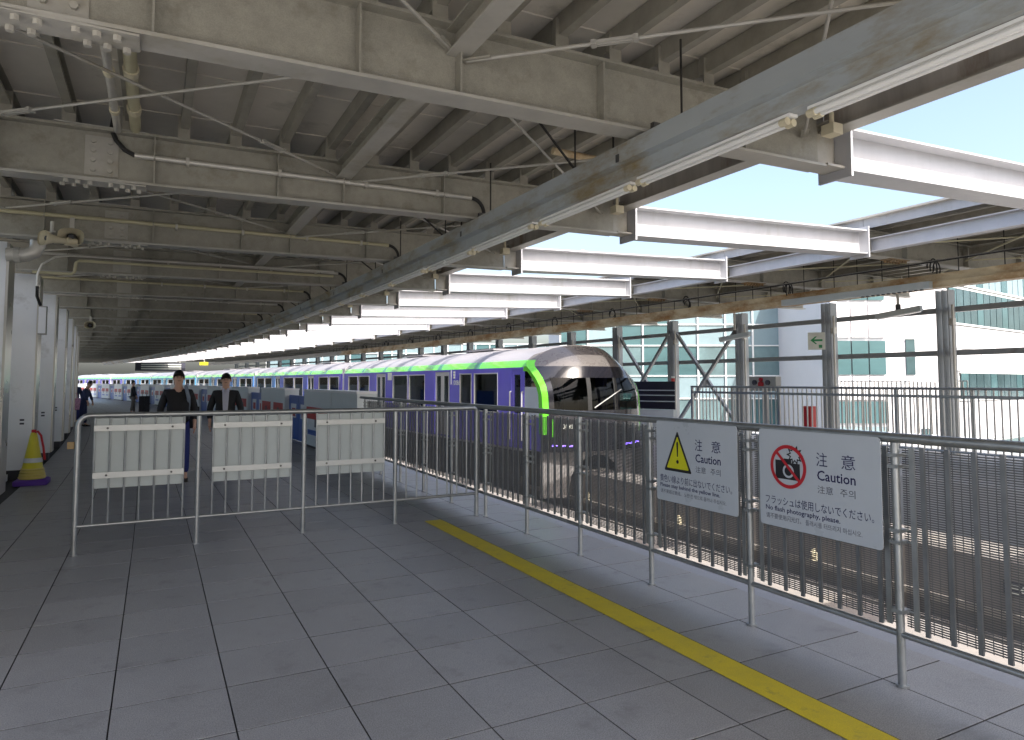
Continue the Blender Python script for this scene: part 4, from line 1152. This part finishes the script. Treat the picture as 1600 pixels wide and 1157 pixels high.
# signs
SX = 3.486
def sign(name, label, y_l, y_r, parts):
    t = thing(name, (SX, (y_l + y_r) / 2, .695), label, "sign")
    w, h = y_l - y_r, .605; z0 = .694; r = .02
    pts = []
    for (cy, cz, a0) in ((y_l - r, z0 + r, 180), (y_r + r, z0 + r, 270), (y_r + r, z0 + h - r, 0), (y_l - r, z0 + h - r, 90)):
        for q in range(5):
            a = R(a0 + 90 * q / 4); pts.append((SX, cy - r * math.cos(a), cz + r * math.sin(a)))
    MB().prism(pts, (.006, 0, 0)).build("board", 'signw', t)
    br = MB()
    for yy in (y_l - .06, y_r + .06):
        for zz in (.82, 1.2): br.box(SX + .006, yy - .02, zz, FX + .03, yy + .02, zz + .03)
    br.build("bracket", 'galv', t)
    def U(u, v): return (SX - .0012, y_l - w * u, z0 + h * (1 - v))
    for kind, *a in parts:
        if kind == 'text':
            body, u0, v1, uw, hh, mm = a
            mb = MB(); o = U(u0, v1); add_text(mb, body, o, (0, -1, 0), (0, 0, 1), w * uw, h * hh); mb.build("lettering", mm, t)
        elif kind == 'poly':
            pl_, mm, lift, nm = a
            mb = MB(); q = [Vector(U(u, v)) + Vector((-lift, 0, 0)) for u, v in pl_]; mb.add(q, [tuple(range(len(q)))]); mb.build(nm, mm, t)
        elif kind == 'ring':
            uc, vc, ro, ri, mm, lift = a
            c = Vector(U(uc, vc)) + Vector((-lift, 0, 0)); vs = []; fs = []; n = 48
            for i in range(n):
                an = 2 * math.pi * i / n
                for rr in (ro, ri): vs.append(c + Vector((0, rr * math.cos(an), rr * math.sin(an))))
            for i in range(n): j = (i + 1) % n; fs.append((2 * i, 2 * j, 2 * j + 1, 2 * i + 1))
            an = R(-45); dd = Vector((0, -math.cos(an), math.sin(an))); nn = Vector((0, math.sin(an), math.cos(an))) * .0
            mb = MB(); mb.add(vs, fs)
            d1 = Vector((0, -1, -1)).normalized(); d2 = Vector((0, -1, 1)).normalized(); hw = (ro - ri) * .42
            mb.add([c - d1 * (ri + .002) - d2 * hw - Vector((.0002, 0, 0)), c + d1 * (ri + .002) - d2 * hw - Vector((.0002, 0, 0)), c + d1 * (ri + .002) + d2 * hw - Vector((.0002, 0, 0)), c - d1 * (ri + .002) + d2 * hw - Vector((.0002, 0, 0))], [(0, 1, 2, 3)])
            mb.build("prohibition_ring", mm, t)
    return t
def tri(cx_, cy_, s, k=1.0): return [(cx_, cy_ - .27 * s), (cx_ + .185 * s, cy_ + .21 * s), (cx_ - .185 * s, cy_ + .21 * s)]
head = [('text', '注', .515, .325, .09, .135, 'navy'), ('text', '意', .715, .325, .105, .135, 'navy'), ('text', 'Caution', .52, .462, .30, .098, 'navy'),
        ('text', '注意', .52, .585, .125, .075, 'greyprint'), ('text', '주의', .70, .585, .115, .075, 'greyprint')]
def rtri(cx_, cy_, s, r=.03):
    v = [(cx_, cy_ - .29 * s), (cx_ + .182 * s, cy_ + .215 * s), (cx_ - .182 * s, cy_ + .215 * s)]; out = []
    for i in range(3):
        p, a, b = v[i], v[i - 1], v[(i + 1) % 3]
        for q in (a, b): out.append((p[0] + (q[0] - p[0]) * r, p[1] + (q[1] - p[1]) * r))
    return out
sign("caution_sign", "white caution sign with a yellow warning triangle asking to stay behind the yellow line", 4.209, 3.379,
     [('poly', rtri(.29, .40, 1.0), 'signk', .0002, "triangle_border"), ('poly', rtri(.29, .408, .80), 'signy', .0006, "triangle"),
      ('poly', [(.277, .27), (.283, .245), (.297, .245), (.303, .27), (.296, .43), (.284, .43)], 'signk', .001, "exclamation"),
      ('poly', [(.29 + .017 * math.cos(a), .492 + .024 * math.sin(a)) for a in [2 * math.pi * i / 14 for i in range(14)]], 'signk', .001, "exclamation")] + head +
     [('text', '黄色い線より前に出ないでください。', .05, .765, .89, .095, 'navy'), ('text', 'Please stay behind the yellow line.', .05, .84, .755, .062, 'navy'),
      ('text', '请不要超过黄线。 노란 선 밖으로 물러나 주십시오.', .055, .905, .82, .05, 'greyprint')])
star = []
for i in range(20):
    a = 2 * math.pi * i / 20; rr = .075 if i % 2 == 0 else .046
    star.append((.332 + rr * math.cos(a), .245 + rr * 1.37 * math.sin(a)))
sign("camera_sign", "larger looking white caution sign forbidding flash photography, at the right", 3.187, 2.354,
     [('poly', [(.155, .31), (.22, .31), (.235, .29), (.30, .29), (.30, .33), (.375, .33), (.375, .50), (.155, .50)], 'signk', .0002, "camera_symbol"),
      ('poly', [(.272 + .05 * math.cos(a), .415 + .069 * math.sin(a)) for a in [2 * math.pi * i / 24 for i in range(24)]], 'signw', .0005, "camera_lens"),
      ('poly', [(.272 + .034 * math.cos(a), .415 + .047 * math.sin(a)) for a in [2 * math.pi * i / 24 for i in range(24)]], 'signk', .0008, "camera_lens"),
      ('poly', star, 'signk', .0006, "flash_symbol"), ('poly', [(.332 + (u - .332) * .70, .245 + (v - .245) * .70) for u, v in star], 'signw', .0010, "flash_symbol"),
      ('ring', .27, .37, .134, .112, 'signr', .0014)] + head +
     [('text', 'フラッシュは使用しないでください。', .055, .775, .89, .092, 'navy'), ('text', 'No flash photography, please.', .055, .855, .64, .065, 'navy'),
      ('text', '请不要使用闪光灯。 플래시를 터뜨리지 마십시오.', .058, .925, .80, .055, 'greyprint')])

# ------------------------------------------------------------------ barrier across the platform
BY = 7.50
bar = thing("crowd_barrier", (1.4, BY, 0), "galvanised pipe barrier across the platform with three frosted sheets", "barrier")
bx = [-.62, .405, 1.43, 2.44, 3.455]
arc = [(-.62 + .10 - .10 * math.cos(a), BY, 1.185 + .10 * math.sin(a)) for a in [R(90) * i / 6 for i in range(7)]]
MB().tube([(-.62, BY, 0), (-.62, BY, 1.10)] + arc + [(.4, BY, 1.285), (3.40, BY, 1.285)] +
          [(3.40 + .055 * math.sin(a), BY, 1.23 + .055 * math.cos(a)) for a in [R(90) * i / 5 for i in range(1, 6)]] + [(3.455, BY, .6), (3.455, BY, 0)], .025, 12).build("top_rail", 'galv', bar, smooth=True)
MB().tube([(-.62, BY, .265), (3.455, BY, .265)], .0165, 10).build("bottom_rail", 'galv', bar, smooth=True)
bp_ = MB().tube([(0, 0, 0), (0, 0, 1.262)], .0235, 12).mesh("post", 'galv', smooth=True)
bb_ = MB().tube([(0, 0, .28), (0, 0, 1.262)], .0095, 8).mesh("baluster", 'galv', smooth=True)
for x in bx[1:4]: inst("post", bp_, (x, BY, 0), bar)
for x in bx:
    o = inst("foot", fm_, (x, BY, 0), bar)
for b in range(4):
    w = bx[b + 1] - bx[b]
    for k in range(7): inst("baluster", bb_, (bx[b] + w * (.13 + .74 * k / 6), BY, 0), bar)
    if b < 3:
        x0, x1 = bx[b] + w * .135, bx[b] + w * .865
        sh = MB().box(x0, BY + .0105, .60, x1, BY + .0145, 1.255); so = sh.build("sheet", 'sheet', bar)
        for z in (.695, 1.135):
            MB().box(x0 - .01, BY - .0145, z, x1 + .01, BY - .0105, z + .055).build("clamp_strip", 'flat', so)
            bo = MB()
            for xx in (x0 + .10, x1 - .10): bo.tube([(xx, BY - .0145, z + .028), (xx, BY - .026, z + .028)], .011, 6)
            bo.build("bolt", 'bolt', so)
o = MB().box(-.70, BY - .02, .98, -.645, BY + .02, 1.045).build("lock_box", 'brown', bar)

# ------------------------------------------------------------------ platform screen doors
def psd_unit(y0, y1, lab, posters, low=False):
    t = thing("platform_door_unit", P(3.55, y0, 0), lab, "platform door", "grey white platform door units")
    sl = slope((y0 + y1) / 2); h = 1.40
    w0, w1 = 3.56, 3.95
    def q(X, y, z): return P(X, y, z)
    MB().prism([q(w0, y0, .06), q(w1, y0, .06), q(w1, y1, .06), q(w0, y1, .06)], (0, 0, h - .10)).build("housing", 'doorw', t)
    MB().prism([q(w0 - .015, y0 - .01, h - .038), q(w1 + .01, y0 - .01, h - .038), q(w1 + .01, y1 + .01, h - .038), q(w0 - .015, y1 + .01, h - .038)], (0, 0, .05)).build("lid", 'twhite', t)
    MB().prism([q(w0 + .02, y0 + .01, 0), q(w1 - .02, y0 + .01, 0), q(w1 - .02, y1 - .01, 0), q(w0 + .02, y1 - .01, 0)], (0, 0, .058)).build("kick_plate", 'darkbase', t)
    L = y1 - y0; n = posters
    for k in range(n):
        a, b = y0 + L * (k + .1) / n, y0 + L * (k + .9) / n
        p = MB(); p.prism([q(w0 - .004, a, .30), q(w0 - .001, a, .30), q(w0 - .001, b, .30), q(w0 - .004, b, .30)], (0, 0, .72)); po = p.build("poster", 'posterw', t)
        r = MB(); r.prism([q(w0 - .007, a + .03, .70), q(w0 - .0045, a + .03, .70), q(w0 - .0045, b - .03, .70), q(w0 - .007, b - .03, .70)], (0, 0, .29)); r.build("poster_band", 'red', po)
        r = MB(); c = (a + b) / 2; r.prism([q(w0 - .0085, c - .12, .52), q(w0 - .0071, c - .12, .52), q(w0 - .0071, c + .16, .52), q(w0 - .0085, c + .16, .52)], (0, 0, .33)); r.build("poster_figure", 'posterd', po)
        r = MB(); r.prism([q(w0 - .006, a + .03, .32), q(w0 - .0045, a + .03, .32), q(w0 - .0045, b - .2, .32), q(w0 - .006, b - .2, .32)], (0, 0, .12)); r.build("poster_band", 'doorb', po)
    return t
def psd_gate(y0, y1, lab):
    t = thing("platform_gate", P(3.68, y0, 0), lab, "platform gate", "blue sliding platform gates")
    m = (y0 + y1) / 2
    for a, b in ((y0 + .01, m - .01), (m + .01, y1 - .01)):
        d = MB(); d.prism([P(3.68, a, .03), P(3.74, a, .03), P(3.74, b, .03), P(3.68, b, .03)], (0, 0, 1.20)); do = d.build("door_leaf", 'doorb', t)
        r = MB(); r.prism([P(3.676, a + .25, .62), P(3.679, a + .25, .62), P(3.679, b - .25, .62), P(3.676, b - .25, .62)], (0, 0, .38)); r.build("sticker", 'posterw', do)
        r = MB(); r.prism([P(3.674, a + .35, .66), P(3.6755, a + .35, .66), P(3.6755, b - .4, .66), P(3.674, b - .4, .66)], (0, 0, .22)); r.build("sticker", 'red', do)
    return t
psd_unit(13.15, 15.12, "plain platform door unit nearest the camera, where the mesh fence ends", 0)
y = 15.16; k = 0
ys_ = [(15.16, 17.75), (20.1, 23.6)]
psd_unit(15.16, 17.75, "platform door unit between the plain grey unit and the nearest blue gate", 1)
psd_gate(17.77, 20.08, "nearest blue platform gate")
y = 20.10; k = 0
while y < 100:
    psd_unit(y, y + 3.5, "%s poster covered platform door unit from the camera" % ORD[k + 1] , 2)
    psd_gate(y + 3.52, y + 5.88, "%s blue platform gate from the camera" % ORD[k + 1] )
    y += 5.9; k += 1
# end wall and signs far away along the platform
t = thing("hanging_sign", P(3.0, 58, 2.6), "dark hanging sign with white lines of writing far along the platform", "sign")
c = P(5.6, 60, 0)
MB().box(c[0] - 2.3, 60, 2.45, c[0] + 1.2, 60.15, 3.1).build("board", 'posterd', t)
mb = MB()
for q in range(3): mb.box(c[0] - 1.9, 59.985, 2.58 + .17 * q, c[0] + .9, 59.997, 2.66 + .17 * q)
mb.build("lettering", 'exitw', t)
MB().tube([(c[0] - 1.9, 60.07, 3.1), (c[0] - 1.9, 60.07, 3.42)], .03, 6).build("hanger", 'pipe', t)
MB().tube([(c[0] + .8, 60.07, 3.1), (c[0] + .8, 60.07, 3.42)], .03, 6).build("hanger", 'pipe', t)
t = thing("hanging_sign", P(5.0, 52, 2.6), "small yellow hanging sign far along the platform", "sign")
c = P(5.0, 52, 0)
MB().box(c[0] + 1.1, 52, 2.76, c[0] + 1.65, 52.12, 2.98).build("board", 'coney', t)
MB().tube([(c[0] + 1.4, 52.06, 2.98), (c[0] + 1.4, 52.06, 3.44)], .03, 6).build("hanger", 'pipe', t)

# ------------------------------------------------------------------ cone
cn = thing("traffic_cone", (-1.66, 13.0, 0), "yellow traffic cone on a purple base beside the left columns", "cone")
x, y = -1.66, 13.0
b = MB()
def sq(h, z, r=.03, n=3):
    out = []
    for (sx, sy, a0) in ((1, 1, 0), (-1, 1, 90), (-1, -1, 180), (1, -1, 270)):
        for q in range(n + 1): a = R(a0 + 90 * q / n); out.append((x + sx * (h - r) + r * math.cos(a), y + sy * (h - r) + r * math.sin(a), z))
    return out
b.loft([sq(.19, 0), sq(.20, .01), sq(.20, .06), sq(.18, .075), sq(.12, .08)]); b.build("base", 'conep', cn, smooth=True)
def ring(r, z, n=24): return [(x + r * math.cos(2 * math.pi * k / n), y + r * math.sin(2 * math.pi * k / n), z) for k in range(n)]
MB().loft([ring(.155, .08), ring(.15, .09), ring(.045, .66), ring(.035, .70), ring(.012, .705)]).build("body", 'coney', cn, smooth=True)
w = MB()
for k in range(4): w.loft([ring(.158 - .008 * k, .088 + .035 * k), ring(.166 - .008 * k, .10 + .035 * k), ring(.158 - .009 * k, .118 + .035 * k)])
w.build("weight_ring", 'coned', cn, smooth=True)
w = MB(); w.loft([ring(.118, .30), ring(.1075, .36)], caps=False); w.build("band", 'posterw', cn, smooth=True)
w = MB(); w.tube([(x + .02, y - .02, .70), (x + .05, y - .06, .72), (x + .09, y - .05, .66), (x + .12, y - .03, .5), (x + .14, y - .01, .33)], .014, 6); w.build("strap", 'signr', cn, smooth=True)
w = MB(); w.tube([(x, y, .69), (x, y, .74)], .03, 10); w.build("cap", 'signr', cn, smooth=True)

cn.scale = (1.12, 1.12, 1.15)
# ------------------------------------------------------------------ people
def skin_mesh(name, pts, edges, rad, matn, parent, sub=2, root=0):
    me = bpy.data.meshes.new(name); me.from_pydata(pts, edges, [])
    o = bpy.data.objects.new(name, me); COL.objects.link(o)
    o.modifiers.new("skin", 'SKIN'); s = o.modifiers.new("sub", 'SUBSURF'); s.levels = sub; s.render_levels = sub
    for i, sv_ in enumerate(me.skin_vertices[0].data):
        r = rad[i]; sv_.radius = (r, r) if not isinstance(r, tuple) else r; sv_.use_root = (i == root)
    dg = bpy.context.evaluated_depsgraph_get(); m2 = bpy.data.meshes.new_from_object(o.evaluated_get(dg)); m2.name = name
    m2.materials.clear(); m2.materials.append(M[matn]); m2.polygons.foreach_set("use_smooth", [True] * len(m2.polygons))
    bpy.data.objects.remove(o); bpy.data.meshes.remove(me)
    r = bpy.data.objects.new(name, m2); COL.objects.link(r); r.parent = parent
    return r
def person(label, loc, rot, top='suit', legs='suit', shirt=None, H=1.74, stride=.22, lean=0., armL=(.0, .0), armR=(.0, .0), hair_long=False, head_down=0., group="people on the platform"):
    """faces local -Y; feet at z 0"""
    t = thing("person", loc, label, "person", group, rotz=rot); k = H / 1.74
    def v(x, y, z): return (x * k, (y - lean * max(0, z - .9)) * k, z * k)
    hipz = .92
    kneeL, kneeR = (.10, -stride * .62, .50), (.10 * -1, stride * .25, .50)
    aL, aR = (.10, -stride, .085), (-.10, stride * 1.1, .12)
    shL, shR = (.172, .01, 1.40), (-.172, .01, 1.40)
    eL, eR = (.255, .03 - armL[0] * .5, 1.13), (-.255, .03 - armR[0] * .5, 1.13)
    wL = (.25 - .03 * armL[0], -.04 - armL[0] * .6, .90 + armL[1]); wR = (-.25 + .03 * armR[0], -.04 - armR[0] * .6, .90 + armR[1])
    nk, hd = (0, 0, 1.50), (0, -.015 - .05 * head_down, 1.60 - .01 * head_down)
    # body: one skin from pelvis to head, hands and ankles
    pts = [v(0, 0, .95), v(0, .0, 1.15), v(0, 0, 1.36), v(*nk), v(*hd), v(0, -.012 - .05 * head_down, 1.68),
           v(*shL), v(*eL), v(*wL), v(*shR), v(*eR), v(*wR), v(.09, 0, .88), v(*kneeL), v(*aL), v(aL[0], aL[1] - .12, .045), v(-.09, 0, .88), v(*kneeR), v(*aR), v(aR[0], aR[1] - .12, .06)]
    ed = [(0, 1), (1, 2), (2, 3), (3, 4), (4, 5), (2, 6), (6, 7), (7, 8), (2, 9), (9, 10), (10, 11), (0, 12), (12, 13), (13, 14), (14, 15), (0, 16), (16, 17), (17, 18), (18, 19)]
    rad = [(.13, .10), (.12, .09), (.13, .095), .055, (.075, .085), (.078, .092), .055, .042, .03, .055, .042, .03, .08, .055, .038, .035, .08, .055, .038, .035]
    b0 = len(pts)
    for sgn, wv in ((1, wL), (-1, wR)):
        base = 8 if sgn == 1 else 11
        pi = len(pts); pts.append(v(wv[0], wv[1] - .02, wv[2] - .055)); ed.append((base, pi)); rad.append((.038, .02))
        for q, ln in enumerate((.075, .085, .08, .065)):
            off = -.027 + .018 * q
            i1 = len(pts); pts.append(v(wv[0], wv[1] - .02 + off, wv[2] - .10)); pts.append(v(wv[0] - .008 * sgn, wv[1] - .024 + off, wv[2] - .10 - ln * .5)); pts.append(v(wv[0] - .022 * sgn, wv[1] - .026 + off, wv[2] - .10 - ln * .85))
            ed += [(pi, i1), (i1, i1 + 1), (i1 + 1, i1 + 2)]; rad += [.0095, .009, .0075]
        i1 = len(pts); pts.append(v(wv[0] - .02 * sgn, wv[1] - .05, wv[2] - .06)); pts.append(v(wv[0] - .03 * sgn, wv[1] - .06, wv[2] - .10)); ed += [(pi, i1), (i1, i1 + 1)]; rad += [.011, .009]
    skin_mesh("body", pts, ed, [(r if isinstance(r, tuple) else (r, r)) if 0 else (tuple(a * k for a in r) if isinstance(r, tuple) else r * k) for r in rad], 'skin', t)
    hy = hd[1]
    # face: nose, ears, brows, eyes, mouth on the head
    fz = 1.635
    f = MB(); f.loft([[v(-.006, hy - .082, fz + .03), v(.006, hy - .082, fz + .03), v(.006, hy - .078, fz + .03), v(-.006, hy - .078, fz + .03)], [v(-.016, hy - .105, fz - .015), v(.016, hy - .105, fz - .015), v(.016, hy - .075, fz - .018), v(-.016, hy - .075, fz - .018)]])
    for s in (-1, 1): f.loft([[v(s * .076, hy + dy_, fz + dz_) for dy_, dz_ in ((-.01, .03), (.022, .03), (.015, -.03), (-.008, -.03))], [v(s * .09, hy + .012 + dy_ * .9, fz + dz_ * .9) for dy_, dz_ in ((-.01, .03), (.022, .03), (.015, -.03), (-.008, -.03))]])
    f.build("face", 'skin', t, smooth=True, local=True)
    f = MB()
    for s in (-1, 1):
        f.bar(v(s * .018, hy - .086, fz + .024), v(s * .046, hy - .078, fz + .026), .008, .010); f.bar(v(s * .022, hy - .084, fz + .004), v(s * .042, hy - .079, fz + .004), .008, .009)
    f.bar(v(-.022, hy - .082, fz - .045), v(.022, hy - .082, fz - .045), .006, .007); f.build("eyes", 'hair', t, local=True)
    # hair: shell over the skull, hairline high in front and low behind
    rings = []
    for j in range(7):
        ring_ = []
        for q in range(20):
            an = 2 * math.pi * q / 20; fr_ = -math.sin(an)
            e0 = R(32 * max(0, fr_) ** .6 - (58 if hair_long else 34) * max(0, -fr_) ** .7 - (6 if not hair_long else 30) * (1 - abs(fr_)))
            e = e0 + (R(87) - e0) * j / 6; rr = 1 + .03 * math.sin(7 * an + j)
            ring_.append(v(.086 * rr * math.cos(e) * math.cos(an), hy + .010 + .104 * rr * math.cos(e) * math.sin(an), 1.655 + .112 * math.sin(e)))
        rings.append(ring_)
    MB().loft(rings).build("hair", 'hair', t, smooth=True, local=True)
    # jacket
    pts = [v(0, 0, .86), v(0, 0, 1.0), v(0, .0, 1.16), v(0, 0, 1.38), v(0, .0, 1.455), v(*shL), v(*eL), v(wL[0], wL[1] + .01, wL[2] + .035), v(*shR), v(*eR), v(wR[0], wR[1] + .01, wR[2] + .035)]
    skin_mesh("jacket", pts, [(0, 1), (1, 2), (2, 3), (3, 4), (3, 5), (5, 6), (6, 7), (3, 8), (8, 9), (9, 10)],
              [tuple(a * k for a in r) for r in ((.19, .135), (.18, .13), (.175, .125), (.18, .125), (.07, .068), (.068, .07), (.058, .058), (.045, .045), (.068, .07), (.058, .058), (.045, .045))], top, t)
    if shirt:
        f = MB()
        prof = [(.045, 1.47, -.075), (.055, 1.42, -.112), (.05, 1.30, -.128), (.042, 1.15, -.128), (.03, 1.0, -.130)]
        rr = [[v(-w, y_, z), v(0, y_ - .012, z), v(w, y_, z), v(w, y_ + .03, z), v(-w, y_ + .03, z)] for w, z, y_ in prof]
        f.loft(rr); f.build("shirt", shirt, t, smooth=True, local=True)
        f = MB()
        for s in (-1, 1): f.prism([v(s * .02, -.085, 1.49), v(s * .058, -.06, 1.49), v(s * .06, -.10, 1.43), v(s * .03, -.13, 1.42)], (0, -.008, 0))
        f.build("collar", shirt, t, local=True)
    pts = [v(0, 0, .97), v(.09, 0, .87), v(*kneeL), v(aL[0], aL[1], aL[2] + .03), v(-.09, 0, .87), v(*kneeR), v(aR[0], aR[1], aR[2] + .03)]
    skin_mesh("trousers", pts, [(0, 1), (1, 2), (2, 3), (0, 4), (4, 5), (5, 6)], [tuple(a * k for a in r) for r in ((.15, .11), (.105, .105), (.08, .08), (.062, .062), (.105, .105), (.08, .08), (.062, .062))], legs, t)
    for a_ in (aL, aR):
        z = a_[2] - .085 if a_[2] > .1 else 0
        f = MB(); rr = []
        for (dy_, w, h) in ((.06, .035, .07), (.0, .042, .09), (-.08, .045, .06), (-.15, .042, .045), (-.19, .02, .03)):
            rr.append([v(a_[0] - w, a_[1] + dy_, z), v(a_[0] + w, a_[1] + dy_, z), v(a_[0] + w * .8, a_[1] + dy_, z + h), v(a_[0] - w * .8, a_[1] + dy_, z + h)])
        f.loft(rr); f.build("shoe", 'shoe', t, smooth=True, local=True)
    return t
p1 = person("man in dark jacket with a grey shoulder strap walking behind the barrier", (.35, 12.55, 0), R(4), 'suit', 'jean', None, 1.77, .24)
# shoulder strap of his bag, a thing of its own carried by the man
bg_ = thing("shoulder_bag", (.56, 12.6, .95), "grey bag slung on the shoulder of the man with blue trousers", "bag")
mb = MB(); mb.tube([(.50, 12.66, .98), (.51, 12.55, 1.22), (.50, 12.42, 1.34), (.475, 12.42, 1.44), (.46, 12.52, 1.53), (.47, 12.64, 1.50), (.52, 12.72, 1.2)], .028, 6); mb.build("strap", 'greyb', bg_, smooth=True)
mb = MB(); mb.box(.42, 12.68, .82, .68, 12.82, 1.18); mb.build("body", 'suit', bg_)
p2 = person("man in black suit jacket and open pale shirt walking behind the barrier", (1.12, 13.05, 0), R(-6), 'suit', 'suit', 'shirt', 1.735, .2, armL=(.25, .06))
p3 = person("woman in navy top leaning over a bag beside the far left columns", (-2.25, 28.8, 0), R(75), 'darknavy', 'darknavy', None, 1.62, .05, lean=.2, armL=(.3, .06), armR=(.3, .06), hair_long=True, head_down=1.)
fb = thing("tote_bag", (-2.42, 28.4, 0), "pink floral bag held at the far left columns", "bag")
mb = MB(); mb.prism([(-2.62, 28.3, .62), (-2.34, 28.3, .62), (-2.30, 28.3, 1.02), (-2.66, 28.3, 1.02)], (0, .18, 0)); mb.build("body", 'floral', fb)
mb = MB(); mb.tube([(-2.58, 28.39, 1.02), (-2.56, 28.39, 1.2), (-2.42, 28.39, 1.2), (-2.40, 28.39, 1.02)], .012, 6); mb.build("handle", 'floral', fb)
p4 = person("person in dark top almost hidden behind the woman at the columns", (-2.72, 31.0, 0), R(20), 'darknavy', 'jean', None, 1.68, .1)
p5 = person("traveller in black jacket and grey trousers beside a suitcase far along the platform", (-.95, 39.0, 0), R(100), 'suit', 'grey', None, 1.64, .08, armL=(.15, .03), armR=(.15, .03))
sc_ = thing("suitcase", (-.42, 38.9, 0), "large black suitcase standing beside the far traveller", "suitcase")
mb = MB(); 
for (x0, x1) in ((-.68, -.45), (-.443, -.2)): mb.box(x0, 38.7, .09, x1, 39.25, .88)
mb.build("shell", 'suit', sc_)
mb = MB()
for xx in (-.62, -.26):
    for yy_ in (38.76, 39.18): mb.tube([(xx - .015, yy_, .045), (xx + .015, yy_, .045)], .045, 10)
mb.build("wheel", 'rubber', sc_)
mb = MB(); mb.tube([(-.55, 39.2, .88), (-.55, 39.2, 1.04), (-.33, 39.2, 1.04), (-.33, 39.2, .88)], .012, 6); mb.build("handle", 'galv', sc_)
